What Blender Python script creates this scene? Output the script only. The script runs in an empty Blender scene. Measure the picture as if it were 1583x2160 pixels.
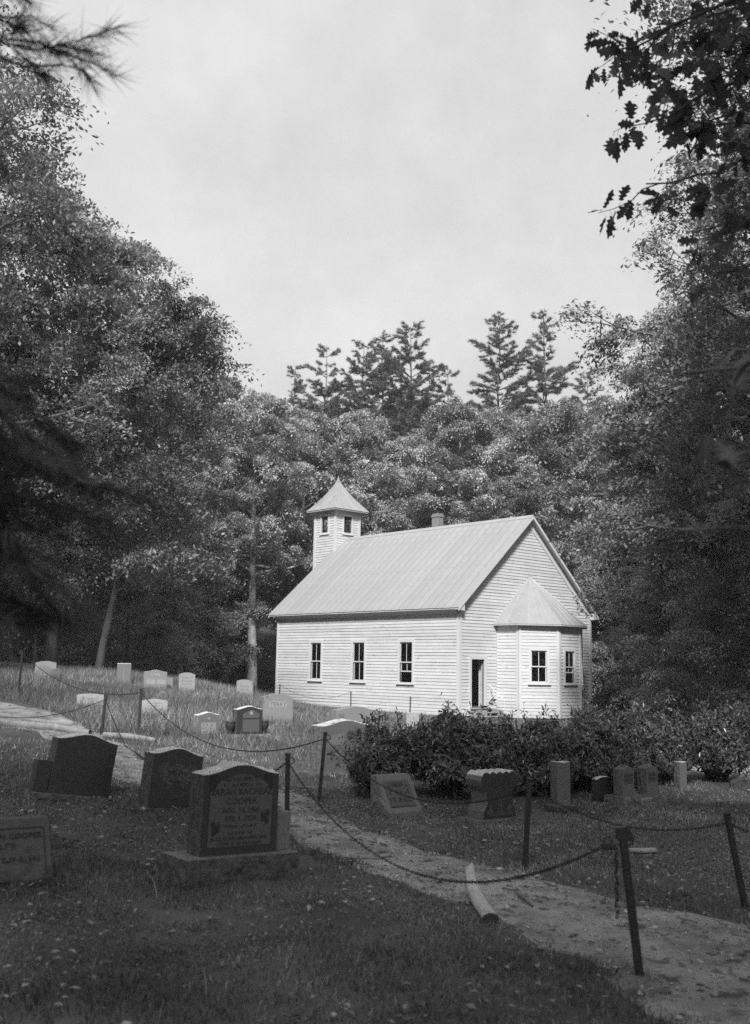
import bpy, math, random
import numpy as np
from mathutils import Matrix, Vector, noise

# ------------------------------------------------------------------ camera, sky, sun, exposure
scene = bpy.context.scene
COL = scene.collection
R = math.radians
CZ = 1.55
cam_data = bpy.data.cameras.new('camera')
cam = bpy.data.objects.new('camera', cam_data)
COL.objects.link(cam)
cam.matrix_world = (Matrix.Translation((0, 0, CZ)) @ Matrix.Rotation(math.pi / 2 + 0.1508, 4, 'X')
                    @ Matrix.Rotation(0.0175, 4, 'Z'))
cam_data.sensor_fit = 'VERTICAL'
cam_data.sensor_height = 36.0
cam_data.sensor_width = 36.0
cam_data.lens = 36.0 * 2142.6 / 2160.0
cam_data.clip_start = 0.05
cam_data.clip_end = 1500
cam_data.dof.use_dof = True
cam_data.dof.focus_distance = 32.0
cam_data.dof.aperture_fstop = 2.9
scene.camera = cam

SUN_EL, SUN_AZ = 43.0, 187.0        # azimuth from +Y clockwise: the sun stands behind the camera
world = bpy.data.worlds.new('World')
scene.world = world
world.use_nodes = True
wn, wl = world.node_tree.nodes, world.node_tree.links
wn.clear()
wo = wn.new('ShaderNodeOutputWorld')
bg = wn.new('ShaderNodeBackground')
bg.inputs['Strength'].default_value = 0.10
sky = wn.new('ShaderNodeTexSky')
sky.sky_type = 'NISHITA'
sky.sun_disc = False
sky.sun_elevation = R(SUN_EL)
sky.sun_rotation = R(SUN_AZ)
sky.dust_density = 4.0
bw = wn.new('ShaderNodeRGBToBW')
wl.new(sky.outputs[0], bw.inputs[0])
tc = wn.new('ShaderNodeTexCoord')
cn = wn.new('ShaderNodeTexNoise')
cn.inputs['Scale'].default_value = 4.0
cn.inputs['Detail'].default_value = 7
cn.inputs['Roughness'].default_value = 0.62
wl.new(tc.outputs['Generated'], cn.inputs['Vector'])
cr = wn.new('ShaderNodeMapRange')
cr.inputs['From Min'].default_value = 0.3
cr.inputs['From Max'].default_value = 0.72
cr.inputs['To Min'].default_value = 2.85
cr.inputs['To Max'].default_value = 3.95
wl.new(cn.outputs['Fac'], cr.inputs['Value'])
mx = wn.new('ShaderNodeMix')
mx.data_type = 'FLOAT'
mx.inputs[0].default_value = 0.93          # thin high overcast over the clear sky
wl.new(bw.outputs[0], mx.inputs[2])
wl.new(cr.outputs[0], mx.inputs[3])
wl.new(mx.outputs[0], bg.inputs['Color'])
wl.new(bg.outputs[0], wo.inputs[0])

sun_data = bpy.data.lights.new('sun', 'SUN')
sun_data.energy = 2.95
sun_data.angle = R(9)
sun_data.color = (1, 1, 1)
sun = bpy.data.objects.new('sun', sun_data)
COL.objects.link(sun)
sd = Vector((math.sin(R(SUN_AZ)) * math.cos(R(SUN_EL)), math.cos(R(SUN_AZ)) * math.cos(R(SUN_EL)), math.sin(R(SUN_EL))))
sun.rotation_euler = sd.to_track_quat('Z', 'Y').to_euler()
sun.location = (0, -20, 40)

vs = scene.view_settings
vs.view_transform = 'Standard'
vs.look = 'None'
vs.exposure = 1.15
vs.gamma = 1.0
vs.use_curve_mapping = False
scene.render.engine = 'CYCLES'
cy = scene.cycles
cy.max_bounces = 6
cy.diffuse_bounces = 3
cy.glossy_bounces = 2
cy.transmission_bounces = 3
cy.transparent_max_bounces = 6
cy.volume_bounces = 0
cy.caustics_reflective = False
cy.caustics_refractive = False
cy.use_denoising = False
cy.sample_clamp_indirect = 2.0
cy.sample_clamp_direct = 6.0

# ------------------------------------------------------------------ materials (a black-and-white photograph: grey tones only)
def mat(name, base, var=0.15, scale=8.0, rough=0.7, bump=0.0, bscale=40.0, spec=0.3, objvar=0.0, stretch=(1, 1, 1),
        attr=None, trans=0.0, detail=5.0, coord='Object', spots=None):
    m = bpy.data.materials.new(name)
    m.use_nodes = True
    n, l = m.node_tree.nodes, m.node_tree.links
    n.clear()
    out = n.new('ShaderNodeOutputMaterial')
    p = n.new('ShaderNodeBsdfPrincipled')
    p.inputs['Roughness'].default_value = rough
    p.inputs['Specular IOR Level'].default_value = spec
    def math_(op, a, b):
        q = n.new('ShaderNodeMath'); q.operation = op
        for i, v in enumerate((a, b)):
            if isinstance(v, (int, float)): q.inputs[i].default_value = v
            else: l.new(v, q.inputs[i])
        return q.outputs[0]
    if coord == 'World':
        vec = n.new('ShaderNodeNewGeometry').outputs['Position']
    else:
        vec = n.new('ShaderNodeTexCoord').outputs[coord]
    mp = n.new('ShaderNodeMapping')
    mp.inputs['Scale'].default_value = stretch
    l.new(vec, mp.inputs['Vector'])
    t = n.new('ShaderNodeTexNoise')
    t.inputs['Scale'].default_value = scale
    t.inputs['Detail'].default_value = detail
    l.new(mp.outputs[0], t.inputs['Vector'])
    val = math_('MULTIPLY', math_('ADD', math_('MULTIPLY', math_('SUBTRACT', t.outputs['Fac'], 0.5), 4 * var), 1.0), base)
    if objvar:
        oi = n.new('ShaderNodeObjectInfo')
        val = math_('MULTIPLY', val, math_('ADD', math_('MULTIPLY', math_('SUBTRACT', oi.outputs['Random'], 0.5), 2 * objvar), 1.0))
    if attr:
        at = n.new('ShaderNodeAttribute'); at.attribute_name = attr
        val = math_('MULTIPLY', val, at.outputs['Fac'])
    if spots:   # (scale, threshold, tone): stains, lichen, chips
        s = n.new('ShaderNodeTexNoise'); s.inputs['Scale'].default_value = spots[0]; s.inputs['Detail'].default_value = 6
        l.new(mp.outputs[0], s.inputs['Vector'])
        r = n.new('ShaderNodeMapRange'); r.inputs['From Min'].default_value = spots[1]; r.inputs['From Max'].default_value = spots[1] + 0.08
        l.new(s.outputs['Fac'], r.inputs['Value'])
        mxx = n.new('ShaderNodeMix'); mxx.data_type = 'FLOAT'
        l.new(r.outputs[0], mxx.inputs[0]); l.new(val, mxx.inputs[2]); mxx.inputs[3].default_value = spots[2]
        val = mxx.outputs[0]
    val = math_('MAXIMUM', val, 0.004)
    l.new(val, p.inputs['Base Color'])
    if bump:
        bt = n.new('ShaderNodeTexNoise'); bt.inputs['Scale'].default_value = bscale; bt.inputs['Detail'].default_value = 6
        l.new(mp.outputs[0], bt.inputs['Vector'])
        b = n.new('ShaderNodeBump'); b.inputs['Strength'].default_value = bump; b.inputs['Distance'].default_value = 0.02
        l.new(bt.outputs['Fac'], b.inputs['Height']); l.new(b.outputs[0], p.inputs['Normal'])
    if trans:
        tr = n.new('ShaderNodeBsdfTranslucent'); l.new(val, tr.inputs['Color'])
        ms = n.new('ShaderNodeMixShader'); ms.inputs[0].default_value = trans
        l.new(p.outputs[0], ms.inputs[1]); l.new(tr.outputs[0], ms.inputs[2]); l.new(ms.outputs[0], out.inputs[0])
    else:
        l.new(p.outputs[0], out.inputs[0])
    return m

M = {}
M['ground'] = mat('ground_soil', 0.085, 0.35, 1.3, 0.95, 0.8, 14, 0.1, coord='World')
M['path'] = mat('path_gravel', 0.22, 0.5, 2.6, 0.95, 1.0, 28, 0.15, coord='World', spots=(5, 0.57, 0.07))
M['drive'] = mat('drive_gravel', 0.34, 0.2, 4.0, 0.95, 0.6, 45, 0.15, coord='World')
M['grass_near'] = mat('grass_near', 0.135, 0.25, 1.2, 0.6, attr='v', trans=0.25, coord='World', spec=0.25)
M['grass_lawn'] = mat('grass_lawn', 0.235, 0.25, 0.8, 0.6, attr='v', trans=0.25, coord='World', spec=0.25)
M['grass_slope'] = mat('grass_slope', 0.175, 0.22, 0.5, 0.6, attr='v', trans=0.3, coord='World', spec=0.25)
M['paint'] = mat('white_paint', 0.53, 0.09, 1.6, 0.55, 0.12, 60, 0.3, objvar=0.07, stretch=(1, 1, 2.2), spots=(3.2, 0.60, 0.41), coord='World')
M['trim'] = mat('white_trim', 0.55, 0.04, 5.0, 0.5, 0.05, 60, 0.3, objvar=0.02)
M['cornice'] = mat('grey_cornice', 0.42, 0.06, 6.0, 0.7, 0.05, 60, 0.2)
M['roof'] = mat('roof_metal', 0.29, 0.08, 2.2, 0.5, 0.06, 30, 0.35, objvar=0.055, spots=(2.6, 0.62, 0.235))
M['roof_seam'] = mat('roof_seam', 0.36, 0.06, 6.0, 0.5, 0.0, 30, 0.35)
M['sheath'] = mat('wall_sheathing', 0.62, 0.08, 4.0, 0.8)
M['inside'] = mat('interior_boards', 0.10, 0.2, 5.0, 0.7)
M['wood'] = mat('weathered_wood', 0.24, 0.25, 14.0, 0.85, 0.6, 60, 0.2, stretch=(1, 1, 0.12))
M['woodpale'] = mat('stripped_log_wood', 0.36, 0.28, 9.0, 0.8, 0.5, 40, 0.2, stretch=(1, 1, 0.15), spots=(11, 0.66, 0.10))
M['cutend'] = mat('log_cut_end', 0.05, 0.3, 20.0, 0.9)
M['bark'] = mat('bark_dark', 0.12, 0.35, 5.0, 0.95, 1.0, 18, 0.1, stretch=(1, 1, 0.25))
M['barkpale'] = mat('bark_pale', 0.36, 0.35, 3.0, 0.9, 0.8, 16, 0.15, stretch=(1, 1, 0.4), spots=(4.5, 0.58, 0.09))
M['iron'] = mat('iron', 0.022, 0.3, 30.0, 0.55, 0.3, 60, 0.4)
M['stone_pier'] = mat('pier_stone', 0.16, 0.25, 5.0, 0.9, 0.8, 14)
M['gdark'] = mat('granite_dark', 0.035, 0.25, 60.0, 0.45, 0.0, 60, 0.4)
M['gdarkrough'] = mat('granite_dark_rough', 0.075, 0.4, 22.0, 0.8, 1.0, 30, 0.25)
M['gtop'] = mat('granite_skylit_top', 0.5, 0.3, 18.0, 0.85, 0.6, 30, 0.25, spots=(9, 0.62, 0.12))  # unpolished stone, paled further to stand in for skylight on the tops
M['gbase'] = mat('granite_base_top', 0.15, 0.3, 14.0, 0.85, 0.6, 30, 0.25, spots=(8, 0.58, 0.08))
M['gmid'] = mat('granite_mid', 0.15, 0.22, 70.0, 0.55, 0.1, 60, 0.3, spots=(5, 0.68, 0.08))
M['gmidrough'] = mat('granite_mid_rough', 0.16, 0.35, 20.0, 0.85, 1.0, 28, 0.2)
M['glight'] = mat('granite_light', 0.2, 0.16, 60.0, 0.65, 0.1, 60, 0.25, spots=(6, 0.62, 0.14))
M['gpale'] = mat('marble_pale', 0.26, 0.12, 25.0, 0.7, 0.15, 40, 0.25, spots=(6, 0.60, 0.17))
M['gslate'] = mat('granite_slate', 0.085, 0.22, 60.0, 0.6, 0.1, 60, 0.3, spots=(4, 0.58, 0.045))
M['panel'] = mat('granite_panel', 0.09, 0.18, 90.0, 0.6, 0.0, 60, 0.3)
M['panel_light'] = mat('granite_panel_light', 0.27, 0.12, 60.0, 0.7, 0.0, 60, 0.3)
M['letter_dark'] = mat('lettering_dark', 0.028, 0.1, 30.0, 0.6)
M['letter_mid'] = mat('lettering_mid', 0.13, 0.1, 30.0, 0.6)
M['fieldstone'] = mat('fieldstone', 0.13, 0.3, 9.0, 0.9, 0.8, 18, spots=(7, 0.6, 0.24))
M['concrete'] = mat('concrete', 0.30, 0.2, 14.0, 0.9, 0.5, 30, spots=(7, 0.62, 0.16))
M['brick'] = mat('chimney_brick', 0.20, 0.3, 9.0, 0.9, 0.6, 20)
M['leaf_oak'] = mat('leaf_oak', 0.2, 0.15, 0.6, 0.48, objvar=0.2, attr='v', trans=0.28, spec=0.35)
M['leaf_maple'] = mat('leaf_maple', 0.28, 0.15, 0.5, 0.48, objvar=0.32, attr='v', trans=0.28, spec=0.35)
M['leaf_under'] = mat('leaf_understory', 0.235, 0.15, 0.5, 0.48, objvar=0.26, attr='v', trans=0.28, spec=0.35)
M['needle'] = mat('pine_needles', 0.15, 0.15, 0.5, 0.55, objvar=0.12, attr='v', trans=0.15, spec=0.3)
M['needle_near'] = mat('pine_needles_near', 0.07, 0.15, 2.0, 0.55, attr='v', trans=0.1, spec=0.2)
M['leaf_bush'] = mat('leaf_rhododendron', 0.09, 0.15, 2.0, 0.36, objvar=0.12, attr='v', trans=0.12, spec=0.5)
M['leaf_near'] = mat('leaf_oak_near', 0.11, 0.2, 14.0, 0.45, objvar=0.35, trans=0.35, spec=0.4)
M['litter'] = mat('fallen_leaf', 0.16, 0.3, 8.0, 0.8, attr='v')
M['pebble'] = mat('gravel_pebble', 0.24, 0.3, 10.0, 0.9, attr='v')

def glass_material():
    m = bpy.data.materials.new('window_glass'); m.use_nodes = True
    n, l = m.node_tree.nodes, m.node_tree.links; n.clear()
    out = n.new('ShaderNodeOutputMaterial'); ms = n.new('ShaderNodeMixShader')
    fr = n.new('ShaderNodeFresnel'); fr.inputs[0].default_value = 1.5
    tr = n.new('ShaderNodeBsdfTransparent'); tr.inputs[0].default_value = (0.8, 0.8, 0.8, 1)
    g = n.new('ShaderNodeBsdfGlossy'); g.inputs['Roughness'].default_value = 0.03; g.inputs[0].default_value = (1, 1, 1, 1)
    l.new(fr.outputs[0], ms.inputs[0]); l.new(tr.outputs[0], ms.inputs[1]); l.new(g.outputs[0], ms.inputs[2]); l.new(ms.outputs[0], out.inputs[0])
    return m
M['glass'] = glass_material()

# ------------------------------------------------------------------ helpers
def tag(o, label=None, cat=None, group=None, kind=None):
    if label: o['label'] = label
    if cat: o['category'] = cat
    if group: o['group'] = group
    if kind: o['kind'] = kind
    return o

def mesh_np(name, verts, faces, tri=None, smooth=False):
    """faces: (n,k) int array"""
    verts = np.asarray(verts, np.float32); faces = np.asarray(faces, np.int32)
    me = bpy.data.meshes.new(name)
    me.vertices.add(len(verts)); me.vertices.foreach_set('co', verts.ravel())
    k = faces.shape[1]
    me.loops.add(faces.size); me.loops.foreach_set('vertex_index', faces.ravel())
    me.polygons.add(len(faces))
    me.polygons.foreach_set('loop_start', np.arange(0, faces.size, k, dtype=np.int32))
    me.polygons.foreach_set('loop_total', np.full(len(faces), k, np.int32))
    if smooth: me.polygons.foreach_set('use_smooth', np.ones(len(faces), bool))
    me.update(calc_edges=True)
    return me

def add_attr(me, name, values):
    a = me.attributes.new(name, 'FLOAT', 'POINT')
    a.data.foreach_set('value', np.asarray(values, np.float32))

def link(name, me, material=None, parent=None, loc=(0, 0, 0), rot=(0, 0, 0), scale=(1, 1, 1)):
    o = bpy.data.objects.new(name, me)
    COL.objects.link(o)
    if me is not None and material is not None and len(me.materials) == 0: me.materials.append(material)
    o.location = loc; o.rotation_euler = rot; o.scale = scale
    if parent is not None: o.parent = parent
    return o

def empty(name, loc=(0, 0, 0), rot=(0, 0, 0), parent=None):
    return link(name, None, None, parent, loc, rot)

class MB:
    def __init__(s): s.v = []; s.f = []
    def add(s, vs_, fs_):
        b = len(s.v); s.v += [tuple(p) for p in vs_]; s.f += [tuple(i + b for i in f) for f in fs_]
        return s
    def box(s, x0, x1, y0, y1, z0, z1):
        return s.add([(x0, y0, z0), (x1, y0, z0), (x1, y1, z0), (x0, y1, z0), (x0, y0, z1), (x1, y0, z1), (x1, y1, z1), (x0, y1, z1)],
                     [(0, 3, 2, 1), (4, 5, 6, 7), (0, 1, 5, 4), (1, 2, 6, 5), (2, 3, 7, 6), (3, 0, 4, 7)])
    def prism(s, poly, off):
        """poly: planar list of 3d points, extruded by vector off"""
        n = len(poly); a = [Vector(p) for p in poly]; b = [p + Vector(off) for p in a]
        return s.add(a + b, [tuple(range(n))[::-1], tuple(range(n, 2 * n))] + [(i, (i + 1) % n, (i + 1) % n + n, i + n) for i in range(n)])
    def tube(s, pts, rad, sides=6, caps=True):
        pts = [Vector(p) for p in pts]
        if isinstance(rad, (int, float)): rad = [rad] * len(pts)
        b = len(s.v); up = None
        for i, p in enumerate(pts):
            d = (pts[min(i + 1, len(pts) - 1)] - pts[max(i - 1, 0)]).normalized()
            if up is None: up = Vector((1, 0, 0)) if abs(d.x) < 0.8 else Vector((0, 1, 0))
            a = d.cross(up).normalized(); c = a.cross(d).normalized(); up = c
            for k in range(sides):
                t = 2 * math.pi * k / sides
                s.v.append(tuple(p + (a * math.cos(t) + c * math.sin(t)) * rad[i]))
        for i in range(len(pts) - 1):
            for k in range(sides):
                q = b + i * sides
                s.f.append((q + k, q + (k + 1) % sides, q + sides + (k + 1) % sides, q + sides + k))
        if caps:
            s.f.append(tuple(b + k for k in range(sides))[::-1])
            s.f.append(tuple(b + (len(pts) - 1) * sides + k for k in range(sides)))
        return s
    def mesh(s, name, smooth=False):
        me = bpy.data.meshes.new(name); me.from_pydata(s.v, [], s.f)
        if smooth:
            me.polygons.foreach_set('use_smooth', np.ones(len(me.polygons), bool))
        me.update(); return me
    def build(s, name, material, parent=None, loc=(0, 0, 0), rot=(0, 0, 0), smooth=False, bevel=0):
        o = link(name, s.mesh(name, smooth), material, parent, loc, rot)
        if bevel:
            bv = o.modifiers.new('bevel', 'BEVEL'); bv.width = bevel; bv.segments = 1; bv.limit_method = 'ANGLE'
        return o

def copy_tree(o, parent=None):
    c = o.copy(); COL.objects.link(c)
    if parent is not None: c.parent = parent
    for ch in list(o.children): copy_tree(ch, c)
    return c

# ------------------------------------------------------------------ terrain
CTRL = np.array([[1.43,5.55,-.02],[-1.51,4.47,.06],[.04,4.58,.05],[1.7,4.79,.01],[-.96,7.21,.05],[-2.24,6.9,.07],[-.69,8.93,.04],[1.22,8.33,-.03],[2.74,7.64,-.12],[-.57,11.55,.07],[-3.0,10.53,.16],[-2.05,10.43,.12],[-4.01,17.89,.33],[-4.31,16.56,.37],[-7.31,21.35,.82],[-2.15,17.9,.27],[-1.95,20.91,.41],[.28,11.27,-.04],[1.31,11.37,-.05],[2.18,11.77,-.02],[3.16,12.37,0],[5.8,15.92,-.03],[4.93,14.91,-.03],[-.35,17.9,.22],[-5.57,26.39,.92],[-4.76,26.4,.87],[-3.52,28.45,.72],[-8.38,26.36,1.17],[-6.35,26.37,1.06],[-11,30.37,1.37],[-5,32.48,.81],
[0,75,.8],[-40,65,2.2],[40,75,.6],[0,115,11],[-60,110,13],[60,110,11],[0,170,28],[-90,160,30],[90,160,28],[0,-12,.15],[20,-10,0],[-20,-10,.4],[-25,10,1],[25,12,-.5],[30,40,-.5],[-30,40,2],[3.7,43.4,-.52],[-5,53,-.44],[10.6,49.7,-.62],[1,34,-.45],[10,34,-.55],[14,25,-.5],[2,25,-.2],
[-110,100,14],[110,100,12],[-110,0,3],[110,0,1],[-110,-60,2],[0,-60,1],[110,-60,1]])
def _tps():
    P, Z = CTRL[:, :2], CTRL[:, 2]; n = len(P)
    r = np.linalg.norm(P[:, None] - P[None], axis=2); K = r * r * np.log(r + 1e-9)
    A = np.zeros((n + 3, n + 3)); A[:n, :n] = K + 2.0 * np.eye(n); A[:n, n] = 1; A[:n, n + 1:] = P; A[n, :n] = 1; A[n + 1:, :n] = P.T
    return np.linalg.solve(A, np.r_[Z, 0, 0, 0])
TW = _tps()
def ground_np(x, y):
    x = np.asarray(x, float).ravel(); y = np.asarray(y, float).ravel(); out = np.empty(len(x)); n = len(CTRL)
    for s in range(0, len(x), 20000):
        q = np.c_[x[s:s + 20000], y[s:s + 20000]]
        r = np.linalg.norm(q[:, None] - CTRL[None, :, :2], axis=2); K = r * r * np.log(r + 1e-9)
        out[s:s + 20000] = K @ TW[:n] + TW[n] + q @ TW[n + 1:]
    # small lumps, fading with distance
    out += 0.016 * np.sin(x * 4.3 + 2 * np.sin(y * 1.1)) * np.sin(y * 5.1 + 1.5 * np.sin(x * 1.9)) * np.clip(1.4 - np.abs(y - 7) / 9, 0, 1)
    out += 0.022 * np.sin(x * 2.1 + np.sin(y * 1.7) * 1.3) * np.sin(y * 2.6 + x * 0.7) * np.clip(1.5 - np.abs(y - 8) / 25, 0.15, 1)
    return out
def gz(x, y): return float(ground_np([x], [y])[0])

def axis(lo, hi, n, c, s):
    t = np.linspace(math.asinh((lo - c) / s), math.asinh((hi - c) / s), n)
    return c + s * np.sinh(t)
gx = axis(-105, 105, 210, 0, 3.5); gy = axis(-55, 150, 270, 8, 6.0)
GX, GY = np.meshgrid(gx, gy); GZ = ground_np(GX, GY)
nx, ny = len(gx), len(gy)
ii = np.arange(nx * ny).reshape(ny, nx)
gf = np.stack([ii[:-1, :-1], ii[:-1, 1:], ii[1:, 1:], ii[1:, :-1]], -1).reshape(-1, 4)
ground = link('ground', mesh_np('ground', np.c_[GX.ravel(), GY.ravel(), GZ], gf, smooth=True), M['ground'])
tag(ground, 'dark soil and leaf litter under the churchyard and woods', 'ground', kind='structure')

FAR = [(-14,26.5),(-9.5,22.6),(-7.4,20.5),(-6.2,19.6),(-4.9,17.95),(-4.1,16.4),(-3.15,14.3),(-1.7,12.9),(-.76,11.9),(-.39,10.85),(.09,10.0),(.51,9.3),(.88,8.8),(1.19,8.2),(1.76,7.5),(2.58,7.1),(4.5,6.6),(8,6.2)]
NEAR = [(-15,23.5),(-10,19.6),(-7.6,18.0),(-6.2,17.1),(-5.1,16.2),(-4.4,15.2),(-3.8,13.9),(-2.9,12.2),(-2.0,11.3),(-1.2,10.2),(-.56,8.9),(-.02,8.15),(.18,7.85),(.36,7.4),(.52,7.15),(.78,6.85),(.83,6.5),(.93,6.15),(1.2,5.85),(1.36,5.45),(1.40,5.0),(1.75,3.6),(3.0,1.0)]
def resample(p, n):
    p = np.array(p, float); d = np.r_[0, np.cumsum(np.linalg.norm(np.diff(p, axis=0), axis=1))]
    t = np.linspace(0, d[-1], n); return np.c_[np.interp(t, d, p[:, 0]), np.interp(t, d, p[:, 1])]
NP_ = 150
pf, pn = resample(FAR, NP_), resample(NEAR, NP_)
pf, pn = pf + (pf - pn) * .05, pn + (pn - pf) * .05
def sheet(name, ea, eb, k, dz, material, seed):
    rs = np.random.RandomState(seed); n = len(ea)
    w = np.cumsum(rs.normal(0, 0.035, (n, 2)), axis=0); w -= np.linspace(0, 1, n)[:, None] * w[-1]
    kk = np.exp(-np.linspace(-2, 2, 9) ** 2); sm = lambda a: np.c_[[np.convolve(a[:, i], kk, 'same') for i in (0, 1)]].T
    ea = ea + sm(rs.normal(0, 0.055, ea.shape)); eb = eb + sm(rs.normal(0, 0.055, eb.shape))
    t = np.linspace(0, 1, k)[None, :, None]; q = ea[:, None] * (1 - t) + eb[:, None] * t
    tt_ = np.abs(np.linspace(-1, 1, k))[None, :] * np.ones((n, 1)); q = q.reshape(-1, 2)
    lump = np.sin(q[:, 0] * 5.3 + np.sin(q[:, 1] * 3.1) * 2) * np.sin(q[:, 1] * 6.1 + q[:, 0] * 2.3) + .6 * np.sin(q[:, 0] * 13 + q[:, 1] * 9)
    fall = np.clip((tt_.ravel() - .80) / .20, 0, 1)            # the gravel thins out and dives under the turf at both edges
    z = ground_np(q[:, 0], q[:, 1]) + dz - .05 * fall ** 1.5 + .009 * lump * np.clip((tt_.ravel() - .55) / .3, .5, 1)
    i = np.arange(n * k).reshape(n, k)
    f = np.stack([i[:-1, :-1], i[1:, :-1], i[1:, 1:], i[:-1, 1:]], -1).reshape(-1, 4)
    me = mesh_np(name, np.c_[q, z], f, smooth=True)
    return link(name, me, material)
tag(sheet('path', pf, pn, 40, 0.012, M['path'], 3), 'gravel footpath winding between the chain fences', 'path', kind='structure')
dr_a = resample([(4.4,17.6),(5.5,16.6),(8,16.9),(12,17.6),(22,19)], 60); dr_b = resample([(4.2,18.6),(6,19.2),(8.5,19.8),(12,21),(22,23)], 60)
tag(sheet('drive', dr_a, dr_b, 14, 0.02, M['drive'], 4), 'pale gravel drive beyond the hedge', 'drive', kind='structure')
PATHPOLY = np.r_[pf, pn[::-1]]; DRIVEPOLY = np.r_[dr_a, dr_b[::-1]]
def inside(poly, x, y):
    c = np.zeros(len(x), bool); j = len(poly) - 1
    for i in range(len(poly)):
        xi, yi = poly[i]; xj, yj = poly[j]
        with np.errstate(divide='ignore', invalid='ignore'):
            k = ((yi > y) != (yj > y)) & (x < (xj - xi) * (y - yi) / (yj - yi + 1e-12) + xi)
        c ^= k; j = i
    return c

# ------------------------------------------------------------------ the church
CW, CL, CH = 9.304, 12.7725, 4.2
ZE, RISE, OV, RK, RKF = 4.461, 4.4576, 0.339, 0.294, 0.365
MID = CW / 2
SL = RISE / (MID + OV); ANG = math.atan(SL)
church = empty('church', (3.669, 43.4403, -0.3769), (0, 0, 0.7379))
tag(church, 'white clapboard country church with pale metal roof and small belfry', 'church')
rnd = random.Random(5)
EXPO = 0.14

board_me = MB().add([(0, -.030, 0), (0, -.009, EXPO + .012), (0, 0, EXPO + .012), (0, 0, 0), (1, -.030, 0), (1, -.009, EXPO + .012), (1, 0, EXPO + .012), (1, 0, 0)],
                    [(0, 1, 2, 3), (7, 6, 5, 4), (4, 5, 1, 0), (1, 5, 6, 2), (3, 2, 6, 7), (0, 3, 7, 4)]).mesh('clapboard')
board_me.materials.append(M['paint'])

def face_frame(x, y, ang):  # origin and z-rotation of a wall face; local X runs right seen from outside, -Y is outside
    return dict(loc=(x, y, 0), rot=(0, 0, ang))

def sheathing(name, w, z0, z1, holes, frame, gable=None, th=0.12):
    xs = sorted({0, w, *[h[0] for h in holes], *[h[1] for h in holes]})
    zs = sorted({z0, z1, *[h[2] for h in holes], *[h[3] for h in holes]})
    mb = MB()
    for i in range(len(xs) - 1):
        for j in range(len(zs) - 1):
            cx, cz = (xs[i] + xs[i + 1]) / 2, (zs[j] + zs[j + 1]) / 2
            if any(h[0] < cx < h[1] and h[2] < cz < h[3] for h in holes): continue
            mb.box(xs[i], xs[i + 1], 0, th, zs[j], zs[j + 1])
    if gable:
        mb.prism([(0, 0, z1), (w, 0, z1), (w / 2, 0, gable)], (0, th, 0))
    return mb.build(name, M['inside'], church, **frame)

def clapboards(wall, w, z0, z1, holes, margin=0.08, width_at=None):
    n = int(round((z1 - z0) / EXPO))
    for i in range(n):
        z = z0 + i * EXPO; zc = z + EXPO / 2
        a, b = margin, w - margin
        if width_at: a, b = width_at(zc); 
        if b - a < 0.12: continue
        segs = [(a, b)]
        for h in holes:
            if z + EXPO > h[2] + 0.005 and z < h[3] - 0.005:
                ns = []
                for s, e in segs:
                    if h[1] <= s or h[0] >= e: ns.append((s, e)); continue
                    if h[0] - s > 0.05: ns.append((s, h[0]))
                    if e - h[1] > 0.05: ns.append((h[1], e))
                segs = ns
        # long runs are pieced from two boards, joints staggered
        out = []
        for s, e in segs:
            if e - s > 4.6:
                c = s + (e - s) * rnd.uniform(0.3, 0.7); out += [(s, c - .0015), (c + .0015, e)]
            else: out.append((s, e))
        for s, e in out:
            o = link('clapboard', board_me, None, wall, (s, -0.001 + rnd.uniform(-.003, 0), z + rnd.uniform(-.004, .004)),
                     (rnd.uniform(-.006, .006), rnd.uniform(-.0006, .0006), 0), (e - s, rnd.uniform(.9, 1.1), 1))

def window(frame, x0, x1, z0, z1, raised=0.0, cas=0.12, top=0.15):
    w = empty('window', frame['loc'], frame['rot'], church)
    c = MB()
    c.box(x0 - cas, x0, -.048, .10, z0 - .05, z1 + top).box(x1, x1 + cas, -.048, .10, z0 - .05, z1 + top)
    c.box(x0, x1, -.046, .10, z1, z1 + top).box(x0, x1, -.034, .10, z0 - top, z0)
    c.build('casing', M['trim'], w, bevel=.004)
    MB().box(x0 - cas - .05, x1 + cas + .05, -.105, -.001, z0 - .105, z0 - .055).build('sill', M['trim'], w, bevel=.006)
    zm = (z0 + z1) / 2
    def sash(y, a, b, name='sash'):
        s = MB(); st, rl = .045, .05
        s.box(x0, x0 + st, y, y + .035, a, b).box(x1 - st, x1, y, y + .035, a, b)
        s.box(x0 + st, x1 - st, y + .001, y + .034, a, a + rl).box(x0 + st, x1 - st, y + .001, y + .034, b - rl, b)
        xm = (x0 + x1) / 2
        s.box(xm - .014, xm + .014, y + .004, y + .03, a + rl, b - rl)
        s.build(name, M['trim'], w)
        for p, q in ((x0 + st, xm - .014), (xm + .014, x1 - st)):
            MB().box(p, q, y + .014, y + .018, a + rl, b - rl).build('pane', M['glass'], w)
    sash(.012, zm - .025, z1)
    sash(.052, z0 + raised, zm + .025 + raised)
    return w

side = face_frame(0, CL, -math.pi / 2)
wins = [(2.79, 3.59), (5.96, 6.77), (9.16, 9.96)]
WZ0, WZ1 = 1.25, 3.02
holes = [(a, b, WZ0, WZ1) for a, b in wins]
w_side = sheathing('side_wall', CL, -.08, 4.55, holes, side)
clapboards(w_side, CL, -.08, 4.12 + EXPO, holes, 0.02)
for i, (a, b) in enumerate(wins): window(side, a, b, WZ0, WZ1, 0.46 if i == 2 else 0.0)

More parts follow.
